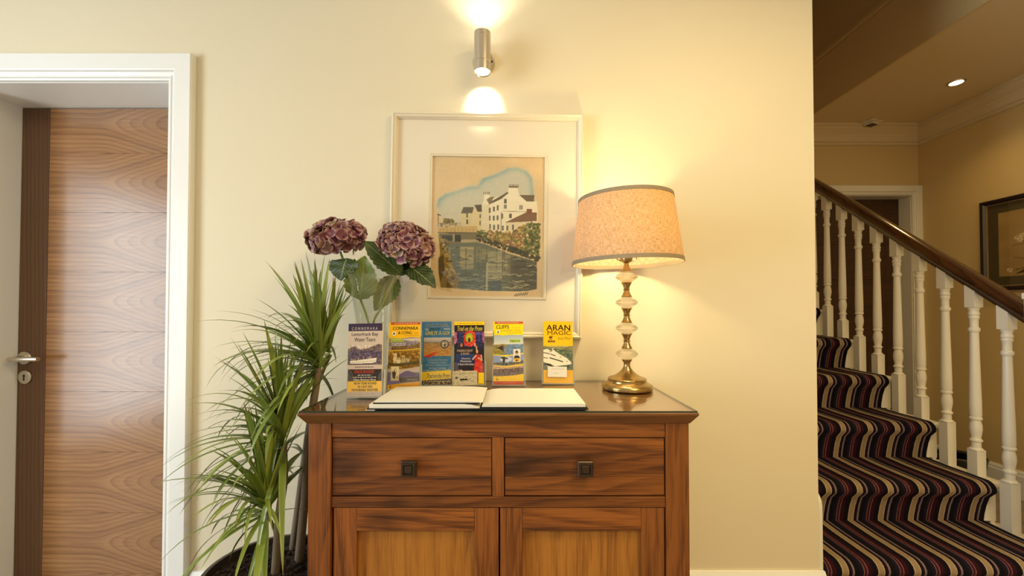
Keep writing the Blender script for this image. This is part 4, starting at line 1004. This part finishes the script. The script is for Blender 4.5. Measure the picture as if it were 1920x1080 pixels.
def l4_(L):
    L.dash(.1, .92, .018, .038, 'a87c0c'); L.t('Trad on the Prom', .1, .94, .072, .15, 'f6e060', .03, .3)
    L.t('MAIRIN FAHY', .1, .62, .445, .485, 'd8b898', .0); L.t('& BAND', .22, .5, .495, .53, 'd8b898', .0); L.t('Dancers,', .24, .54, .575, .605, 'f0e4d8', .03, .2); L.t('Musicians,', .2, .58, .615, .65, 'f0e4d8', .03, .2); L.t('A Feast of the Senses', .12, .66, .66, .695, 'f0e4d8', .03, .2)
H4 = holder(880, 1.335, 'clear acrylic holder fourth from left, with a small card tucked in front', 0, 6)
brochure(H4, 'brochure', 'dark show brochure with dancer in red dress and yellow script title', c4(), '2c2030', l4_, -.001, -.5)
def c4b():
    c = Canvas(120, 70, 'd2c8ac'); c.tex(np.ones((70, 120)), .15, 30, 40)
    for k in range(140): c.ell(random.random(), random.uniform(.1, 1), .014, .025, random.choice(['8c8a78', 'a8a28c', '54584c', '7c8a80', 'e2dac4', '3c4438', '8f9a5c']), .8)
    c.rect(.3, .55, .62, .66, '2e3426'); c.rect(.12, .42, .22, .55, '4a5044'); c.line([(.05, .2), (.95, .14)], .01, '9c9684', .8); return c
t4, T4 = H4; cb = MB().box(-.040, .040, .0001, .0012, 0, .046); cbo = cb.build('postcard', [M['paper']])
cbo.matrix_world = Matrix.Translation(t4.location) @ T4 @ Matrix.Translation((-.014, -.0040, .004)) @ Matrix.Rotation(R(-1.5), 4, 'Y')
tag(cbo, 'small pale patterned card standing in front of the show brochure', 'card'); link('printed_cover', c4b().mesh('printed_cover', .08, .046, M['print'], 0), cbo)
yt = MB().box(.0, .018, .0004, .0010, 0.004, .038); yo = yt.build('yellow_card', [ink('fad618')])
yo.matrix_world = Matrix.Translation(t4.location) @ T4 @ Matrix.Translation((.029, -.0018, .006)); tag(yo, 'narrow yellow card edge showing beside the pale patterned card', 'card')
# 5 cliffs
def c5():
    c = Canvas(130, 264, 'ffde00'); c.rect(.05, 0, 1, .035, 'c8502c'); c.ell(.16, .165, .06, .03, 'f6eedc'); c.ell(.16, .165, .025, .014, '4c4034')
    c.grad(0, .215, 1, .37, 'a6b4c0', 'd8d8d0'); c.poly([(0, .20), (.3, .225), (.6, .215), (1, .195), (1, .20), (0, .19)], '50503c', .9); c.poly([(0, .18), (1, .18), (1, .20), (.6, .213), (.3, .223), (0, .20)], 'ffde00')
    c.poly([(0, .39), (.3, .36), (.6, .365), (1, .36), (1, .52), (0, .54)], '6d84a4', 1, 1); c.poly([(0, .37), (.35, .36), (.5, .37), (.35, .43), (.4, .50), (.2, .53), (0, .51)], '93824a', 1, 1); c.poly([(.12, .42), (.3, .38), (.36, .41), (.33, .48), (.28, .46)], '3c3024', .95, 1); c.poly([(.0, .45), (.25, .47), (.4, .51), (.1, .53), (0, .52)], '8c8030', 1, 1)
    c.tex((c.V > .36) * (c.V < .53), .25, 70, 40); c.poly([(0, .52), (.4, .545), (1, .50), (1, .52), (.4, .565), (0, .54)], 'f0d428')
    c.poly([(0, .535), (.4, .56), (1, .52), (1, .70), (0, .72)], '8c9cc8', 1, 1); c.ell(.42, .60, .2, .04, 'd8d8e0', .8); c.poly([(.22, .575), (.35, .56), (.5, .585), (.47, .60), (.4, .595), (.38, .66), (.3, .66), (.32, .60)], '3c3430'); c.poly([(0, .65), (.5, .655), (1, .62), (1, .70), (.4, .70), (0, .69)], '5c5848', .9, 2); c.tex((c.V > .64) * (c.V < .70), .3, 60, 40)
    c.poly([(0, .685), (.35, .71), (1, .67), (1, .70), (.35, .735), (0, .71)], 'ecc850', 1, 1); c.poly([(0, .71), (.4, .73), (1, .70), (1, .85), (.5, .86), (0, .87)], 'c0a088', 1, 1); c.poly([(0, .76), (.5, .75), (1, .73), (1, .84), (.5, .86), (0, .87)], '6a5a58', .95, 2); c.tex((c.V > .72) * (c.V < .87), .3, 80, 40)
    c.poly([(0, .865), (.4, .875), (.7, .855), (1, .83), (1, .95), (0, .95)], 'ffd400'); c.rect(0, .945, 1, 1, 'c84c2c'); c.ell(.14, .915, .04, .02, '4c3c14'); c.ell(.15, .91, .026, .013, 'ffd400'); scribble(c, .3, .9, .912, 14, 'c8a010', .9, .006); scribble(c, .3, .75, .97, 10, 'f0c8a0', .8, .006)
    c.rect(.66, .44, .90, .645, 'e8dfd4'); c.ell(.78, .495, .05, .032, '3a2e28'); c.ell(.78, .51, .03, .016, 'c8a088'); c.poly([(.68, .58), (.72, .54), (.84, .54), (.89, .58), (.88, .60), (.68, .60)], '2c2830'); c.poly([(.69, .585), (.88, .585), (.87, .64), (.7, .64)], 'd8a828'); c.ell(.78, .62, .03, .012, '302820')
    c.rect(.54, .285, .9, .335, 'b8d060'); c.rect(.0, .15, .02, .35, '4c4c40'); return c
def l5_(L):
    L.dash(.14, .86, .010, .026, 'f6dcb0'); L.t('CLIFFS', .1, .53, .055, .115, '2c2608', .02); L.t('Tour', .62, .9, .085, .11, 'd8b40c'); L.t('& BURREN TOUR', .26, .92, .13, .16, 'b8980c'); L.dash(.5, .93, .17, .19, 'b8980c'); L.t('2', .14, .185, .15, .18, '2e2410', .03); L.t('legend', .56, .88, .292, .33, '5c8c24', .02)
H = holder(954, 1.335, 'clear acrylic holder fifth from left, standing behind the book gutter', 0, 6)
brochure(H, 'brochure', 'yellow brochure headed CLIFFS with blue sea cliff photographs and red foot', c5(), '505040', l5_, -.001, -.4)
# 6 Aran
def c6():
    c = Canvas(130, 264, 'ffc800'); c.grad(0, .40, 1, .80, '8f8a58', '4c5c54'); c.poly([(0, .44), (1, .47), (1, .78), (0, .78)], '5c6c58', .8, 3); c.tex((c.V > .42) * (c.V < .79), .3, 120, 12)
    hull = [(0, .46), (.15, .45), (.2, .47), (.3, .49), (.3, .45), (.36, .47), (.5, .52), (.8, .60), (.93, .66), (.96, .69), (.9, .70), (.6, .72), (.4, .735), (.25, .70), (.05, .68), (0, .66)]
    c.poly(hull, 'f0e6d0', 1, 1); c.line([(.22, .595), (.65, .655)], .018, '2c2418'); c.line([(.24, .535), (.4, .56)], .014, '3c3424'); c.line([(0, .51), (.2, .53)], .014, '4c4434'); c.line([(0, .59), (.15, .60)], .012, '4c4434'); c.line([(.3, .47), (.34, .43)], .008, 'e8dcc4'); c.line([(.22, .5), (.3, .475)], .012, '8c7c60'); 
    c.poly([(.02, .67), (.25, .695), (.35, .74), (.15, .735), (.05, .71)], '2c2418', .95); c.line([(.35, .745), (.8, .735), (.95, .70)], .012, '2c3024'); c.line([(.88, .64), (.93, .70)], .006, 'e8dcc4'); c.ell(.58, .58, .03, .01, 'b0a488'); c.ell(.8, .65, .03, .01, 'b0a488')
    c.line([(.1, .72), (.4, .755)], .01, 'd8ccb0'); c.rect(0, .79, 1, 1, 'fabe00'); c.line([(.25, .955), (.8, .955)], .006, 'd09c10')
    c.ell(.25, .265, .06, .02, '6c4410'); c.line([(.22, .245), (.36, .245)], .008, '7c5410'); c.line([(.2, .30), (.3, .30)], .01, '6c4410'); c.rect(.15, .315, .40, .345, '6c4410'); scribble(c, .17, .38, .33, 5, 'd8a010', .8, .008); scribble(c, .2, .8, .385, 14, 'f2d878', .8, .005); scribble(c, .12, .85, .41, 18, 'f2dc88', .9, .007); return c
def l6_(L):
    L.t('ARAN', .10, .92, .058, .15, '3c2004', .016); L.t('MAGIC', .14, .94, .155, .222, '7a3c04', .004); L.t('Inis Mór', .5, .95, .255, .30, '8a5c0c', -.005, .15)
H6 = holder(1047, 1.362, 'clear acrylic holder at the right end, nearest the lamp', 0, 6)
brochure(H6, 'brochure', 'yellow brochure headed ARAN MAGIC with a white ferry photograph', c6(), 'c89808', l6_, 0, .4, .0102)
t6, T6 = H6
o = MB().box(-.032, .032, .0001, .0010, 0, .034).build('business_card', M['paper'])
o.matrix_world = Matrix.Translation(t6.location) @ T6 @ Matrix.Translation((-.004, -.0032, .026)) @ Matrix.Rotation(R(1), 4, 'Y'); tag(o, 'blank white card resting in front of the ferry brochure', 'card')
L = Lettering(.064, .034, -.0002); L.dash(.2, .85, .18, .28, 'b5ab98'); L.dash(.3, .6, .58, .68, 'b5ab98'); L.build(o)

# ------------------------------------------------------------------ glass vase with hydrangeas
VX, VY = -.449, 1.325 + CY
va = thing('vase', 'tall flared clear glass vase behind the brochures holding two hydrangeas', 'vase', (VX, VY, ZG + .0003))
outer = [(.040, 0), (.0445, .004), (.045, .02), (.046, .08), (.049, .16), (.055, .22), (.063, .28), (.0725, .33), (.080, .357)]
inner = [(r - .003, h) for r, h in outer[2:]][::-1]
MB().lathe(outer + [(.0805, .3585), (.0785, .3585)] + inner + [(.030, .018), (.0001, .017)], (0, 0, 0), 56).build('glass_body', M['vase'], va, True, 50)

def leaf_mesh(L, Wd, curl=.25, fold=.25, name='leaf', ser=.05):
    nu, nt = 19, 5; vs = []; uv = []; fs = []
    for i in range(nu):
        s = i / (nu - 1); w = Wd * .5 * (math.sin(math.pi * s ** .72) ** .8) * (1 if s < 1 else 0) + .0005
        for j in range(nt):
            t = j / (nt - 1) * 2 - 1
            ww = w * (1 + (ser if (i % 2 and abs(t) == 1) else 0))
            vs.append((s * L * (1 - .1 * curl * s), t * ww, -curl * L * s * s + abs(t) * ww * fold + .004 * math.sin(s * 20 + t * 3) * abs(t))); uv.append((t * .5 + .5, s))
    for i in range(nu - 1):
        for j in range(nt - 1): a = i * nt + j; fs.append((a, a + nt, a + nt + 1, a + 1))
    me = bpy.data.meshes.new(name); me.from_pydata(vs, [], fs); u = me.uv_layers.new(name='uv')
    for l in me.loops: u.data[l.index].uv = uv[l.vertex_index]
    for p in me.polygons: p.use_smooth = True
    me.materials.append(M['leaf']); return me
def orient(base, tip, nrm):
    x = (tip - base).normalized(); z = (nrm - x * nrm.dot(x)).normalized(); y = z.cross(x)
    m = Matrix((x, y, z)).transposed().to_4x4(); m.translation = base; return m
def floret_mesh(sc, k):
    vs = []; fs = []; ed = []
    rnd = random.Random(k)
    for q in range(4):
        a = q * math.pi / 2 + rnd.uniform(-.15, .15); L = .0165 * sc * rnd.uniform(.9, 1.1); Wd = L * .56; b0 = len(vs)
        cup = rnd.uniform(-.15, .55)
        rows = [(0, .12), (.35, .8), (.7, 1.0), (.93, .7), (1.03, .0)]
        for s, w in rows:
            for t in (-1, 0, 1):
                x, y = s * L, t * Wd * w; z = cup * L * s * s + .12 * L * abs(t) * w + rnd.uniform(-.0008, .0008)
                vs.append((x * math.cos(a) - y * math.sin(a), x * math.sin(a) + y * math.cos(a), z + .0004 * q)); ed.append(max(s, abs(t) * .95 * (.3 + .7 * s)) if s > 0 else 0)
        for i in range(4):
            for j in range(2): c = b0 + i * 3 + j; fs.append((c, c + 3, c + 4, c + 1))
    me = bpy.data.meshes.new('floret'); me.from_pydata(vs, [], fs); at_ = me.attributes.new('edge', 'FLOAT', 'POINT')
    at_.data.foreach_set('value', [min(1, e) for e in ed])
    for p in me.polygons: p.use_smooth = True
    me.materials.append(M['petal']); return me
FLO = [floret_mesh(1.22, k) for k in range(6)]
def hydrangea(label, stem, head, rad, tilt, leaves, n=120):
    base = Vector(stem[0]); t = thing('hydrangea', label, 'flower', base, group='hydrangeas in the glass vase')
    I = Matrix.Translation(-base)
    pts = [Vector(p) for p in stem]; dense = []
    for i in range(len(pts) - 1):                                   # catmull-rom
        p0, p1, p2, p3 = pts[max(i - 1, 0)], pts[i], pts[i + 1], pts[min(i + 2, len(pts) - 1)]
        for k in range(6):
            s = k / 6; dense.append(.5 * (2 * p1 + (p2 - p0) * s + (2 * p0 - 5 * p1 + 4 * p2 - p3) * s * s + (3 * p1 - p0 - 3 * p2 + p3) * s ** 3))
    dense.append(pts[-1]); o = MB().tube(dense, .0036, 8).build('stem', M['stem'], t, True); o.matrix_parent_inverse = I
    head = Vector(head); Rt = Euler(tilt).to_matrix()
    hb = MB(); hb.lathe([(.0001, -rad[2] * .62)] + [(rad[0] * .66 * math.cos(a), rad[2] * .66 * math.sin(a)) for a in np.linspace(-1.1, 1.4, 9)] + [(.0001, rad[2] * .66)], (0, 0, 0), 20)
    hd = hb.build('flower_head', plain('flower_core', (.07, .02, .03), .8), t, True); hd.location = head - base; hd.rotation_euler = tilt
    ga = math.pi * (3 - 5 ** .5)
    for i in range(n):
        zz = 1 - 1.72 * (i + .5) / n; r = math.sqrt(1 - zz * zz); a = i * ga
        d = Vector((r * math.cos(a), r * math.sin(a), zz)); k = random.uniform(.86, 1.0)
        p = Vector((d.x * rad[0], d.y * rad[1], d.z * rad[2])) * k
        nn = Vector((d.x / rad[0], d.y / rad[1], d.z / rad[2])).normalized() + Vector([random.uniform(-.45, .45) for _ in range(3)])
        f = bpy.data.objects.new('floret', FLO[i % 6]); COL.objects.link(f); f.parent = hd
        f.location = p; f.rotation_mode = 'QUATERNION'; f.rotation_quaternion = nn.to_track_quat('Z', 'Y') @ Euler((0, 0, random.uniform(0, 6.28))).to_quaternion(); s_ = random.uniform(.85, 1.2); f.scale = (s_, s_, s_)
    for bs, tp, nr, wd, curl, fold, *dk in leaves:
        bs, tp = Vector(bs), Vector(tp); L_ = (tp - bs).length
        o = bpy.data.objects.new('leaf', leaf_mesh(L_ * 1.08, wd * 1.15, curl, fold, ser=.13)); o.data.materials[0] = M['leafdark' if dk else 'leaf']; COL.objects.link(o); o.parent = t
        mw = orient(bs, tp, Vector(nr)); mw.translation = bs - base; o.matrix_local = mw
    return t
V = lambda px, py, D: at(px, py, D)
DV = 1.325
hydrangea('mauve hydrangea head on the left side of the glass vase', [(VX + .012, VY, ZG + .02), V(692, 612, DV), V(676, 562, DV), V(655, 515, DV), V(640, 478, DV), V(634, 458, DV)],
          V(632, 446, DV - .005), (.086, .076, .054), (R(8), R(-6), 0),
          [(V(650, 484, DV - .02), V(636, 521, DV - .045), (-.25, -1, .35), .088, .12, .10, 1),
           (V(675, 562, DV - .012), V(684, 486, DV - .03), (.15, -1, .1), .084, -.05, .30),
           (V(655, 492, DV + .02), V(673, 488, DV + .03), (0, -.5, 1), .03, .2, .1)])
hydrangea('dark purple hydrangea head leaning to the right over the vase rim', [(VX - .012, VY + .01, ZG + .02), V(699, 612, DV), V(713, 580, DV), V(728, 545, DV), V(742, 515, DV), V(755, 478, DV)],
          V(761, 457, DV - .01), (.084, .076, .060), (R(6), R(17), 0),
          [(V(752, 514, DV - .01), V(687, 452, DV - .03), (.5, -1, .25), .066, .12, .25),
           (V(768, 500, DV - .01), V(813, 529, DV - .05), (.1, -.8, .65), .062, .18, .2, 1),
           (V(742, 518, DV + .02), V(705, 578, DV - .005), (.3, -1, -.1), .060, .05, .35),
           (V(745, 512, DV - .005), V(790, 498, DV + .02), (-.1, -.8, .6), .05, .1, .2, 1)], 150)

# ------------------------------------------------------------------ potted dracaena
PC = Vector((-.675, -.328, 0))
dp = thing('potted_dracaena', 'tall potted dracaena with arching narrow green leaves left of the sideboard', 'plant', PC)
PZ = .42
MB().lathe([(.0001, 0), (.105, 0), (.125, .05), (.150, .30), (.158, PZ - .02), (.160, PZ), (.150, PZ), (.146, PZ - .03), (.0001, PZ - .03)], (0, 0, 0), 48).build('pot', M['pot'], dp, True, 50)
b = MB(); nr, na = 10, 40; vs = [(0, 0, .398)]
for i in range(1, nr + 1):
    for k in range(na):
        a = 2 * math.pi * k / na; r = .1455 * i / nr; vs.append((r * math.cos(a), r * math.sin(a), .394 + random.uniform(-.004, .008)))
fs = [(0, 1 + k, 1 + (k + 1) % na) for k in range(na)]
for i in range(nr - 1):
    for k in range(na): a = 1 + i * na; fs.append((a + k, a + na + k, a + na + (k + 1) % na, a + (k + 1) % na))
b.add(vs, fs); so = b.build('soil', M['soil'], dp); so['kind'] = 'stuff'
chips = MB()
for _ in range(260):
    a = random.uniform(0, 6.28); r = .14 * math.sqrt(random.random()); s_ = random.uniform(.004, .009); c = Vector((r * math.cos(a), r * math.sin(a), .400)); e = Euler([random.uniform(0, 6) for _ in range(3)]).to_matrix()
    vs = [c + e @ Vector((sx * s_, sy * s_ * .6, sz * s_ * .4)) for sx in (-1, 1) for sy in (-1, 1) for sz in (-1, 1)]
    chips.add(vs, [(0, 1, 3, 2), (4, 6, 7, 5), (0, 4, 5, 1), (2, 3, 7, 6), (0, 2, 6, 4), (1, 5, 7, 3)])
cho = chips.build('bark_chips', M['soil'], dp); cho['kind'] = 'stuff'
def blade_mesh(e, droop, w=.0125):
    n = 12; vs = []; uv = []; fs = []; x = z = 0.0; pts_ = []
    for i in range(n + 1):
        s = i / n; th = e - droop * s ** 1.35
        vs_w = w * .5 * min(1, .45 + s * 5) * (1 - s ** 2.2) ** .9 + .0003
        nx, nz = -math.sin(th), math.cos(th)
        for t in (-1, 0, 1):
            k = .28 * vs_w * abs(t); vs.append((x + nx * k, t * vs_w, z + nz * k)); uv.append((t * .5 + .5, s))
        pts_.append((x, z)); x += math.cos(th) / n; z += math.sin(th) / n
    for i in range(n):
        for j in range(2): a = i * 3 + j; fs.append((a, a + 3, a + 4, a + 1))
    me = bpy.data.meshes.new('leaf'); me.from_pydata(vs, [], fs); u = me.uv_layers.new(name='uv')
    for l in me.loops: u.data[l.index].uv = uv[l.vertex_index]
    for p in me.polygons: p.use_smooth = True
    me.materials.append(M['blade']); return me, pts_
# width is in units of blade length (blades are scaled by their length)
VAR = []
for e, dr in [(84, 12), (76, 22), (68, 30), (60, 45), (52, 58), (42, 62), (32, 66), (22, 70), (12, 70), (2, 62), (-10, 55), (-24, 45), (-40, 35), (62, 95), (38, 110), (70, 8)]:
    VAR.append((R(e), *blade_mesh(R(e), R(dr), .060)))
def crown(cane, top, n, lmax, lean=(0, 0), emin=-42):
    made = tries = 0
    while made < n and tries < n * 30:
        tries += 1
        e0, me, pr = random.choice(VAR)
        if math.degrees(e0) < emin: continue
        az = random.uniform(0, 2 * math.pi); L = lmax * random.uniform(.68, 1.0)
        hgt = (math.degrees(e0) + 40) / 125 * .05 - .02
        o0 = top + Vector((0, 0, hgt)); ok = True
        rx, ry = random.uniform(-.12, .12) + lean[0], random.uniform(-.12, .12) + lean[1]
        E = Euler((rx, ry, 0)).to_matrix() @ Euler((0, 0, az)).to_matrix()
        for x, z in pr[2:]:
            p = o0 + E @ Vector((x * L, 0, z * L))
            if p.y > -.035 or (p.x > -.475 and p.z > ZG + .01) or (p.x > -.545 and p.z < ZG + .03 and p.y > -.50) or p.z < .43 and (p - PC).xy.length < .17 or p.z < .2: ok = False; break
        if not ok: continue
        f = bpy.data.objects.new('leaf', me); COL.objects.link(f); f.parent = cane
        f.location = o0 - cane.location - PC; f.rotation_euler = E.to_euler(); f.scale = (L, L * random.uniform(.8, 1.2), L); made += 1
def cane(path, rad):
    b0 = Vector(path[0]); o = MB().tube([Vector(p) - b0 for p in path], rad, 12).build('cane', M['bark'], dp, True); o.location = b0 - PC; return o
h1 = at(597, 690, 1.20); h2 = at(532, 835, 1.12); h3 = at(500, 962, 1.06); h4 = at(618, 665, 1.30)
g = lambda px, D: Vector((at(px, 1040, D).x, D + CY, .39))
c = cane([g(560, 1.20), at(572, 930, 1.20), at(578, 820, 1.20), at(592, 730, 1.20), h1], [.0125, .0115, .0105, .010, .0085]); crown(c, h1, 86, .33, (0, -.05))
c = cane([g(516, 1.15), at(524, 960, 1.14), at(533, 900, 1.12), h2], [.011, .0105, .0098, .0085]); crown(c, h2, 84, .32, (0, -.12))
c = cane([g(494, 1.08), at(492, 1020, 1.07), h3], [.0105, .0098, .0085]); crown(c, h3, 76, .29, (0, -.1))
c = cane([g(548, 1.27), at(572, 850, 1.29), at(588, 740, 1.30), h4], [.0105, .0098, .009, .008]); crown(c, h4, 46, .26)
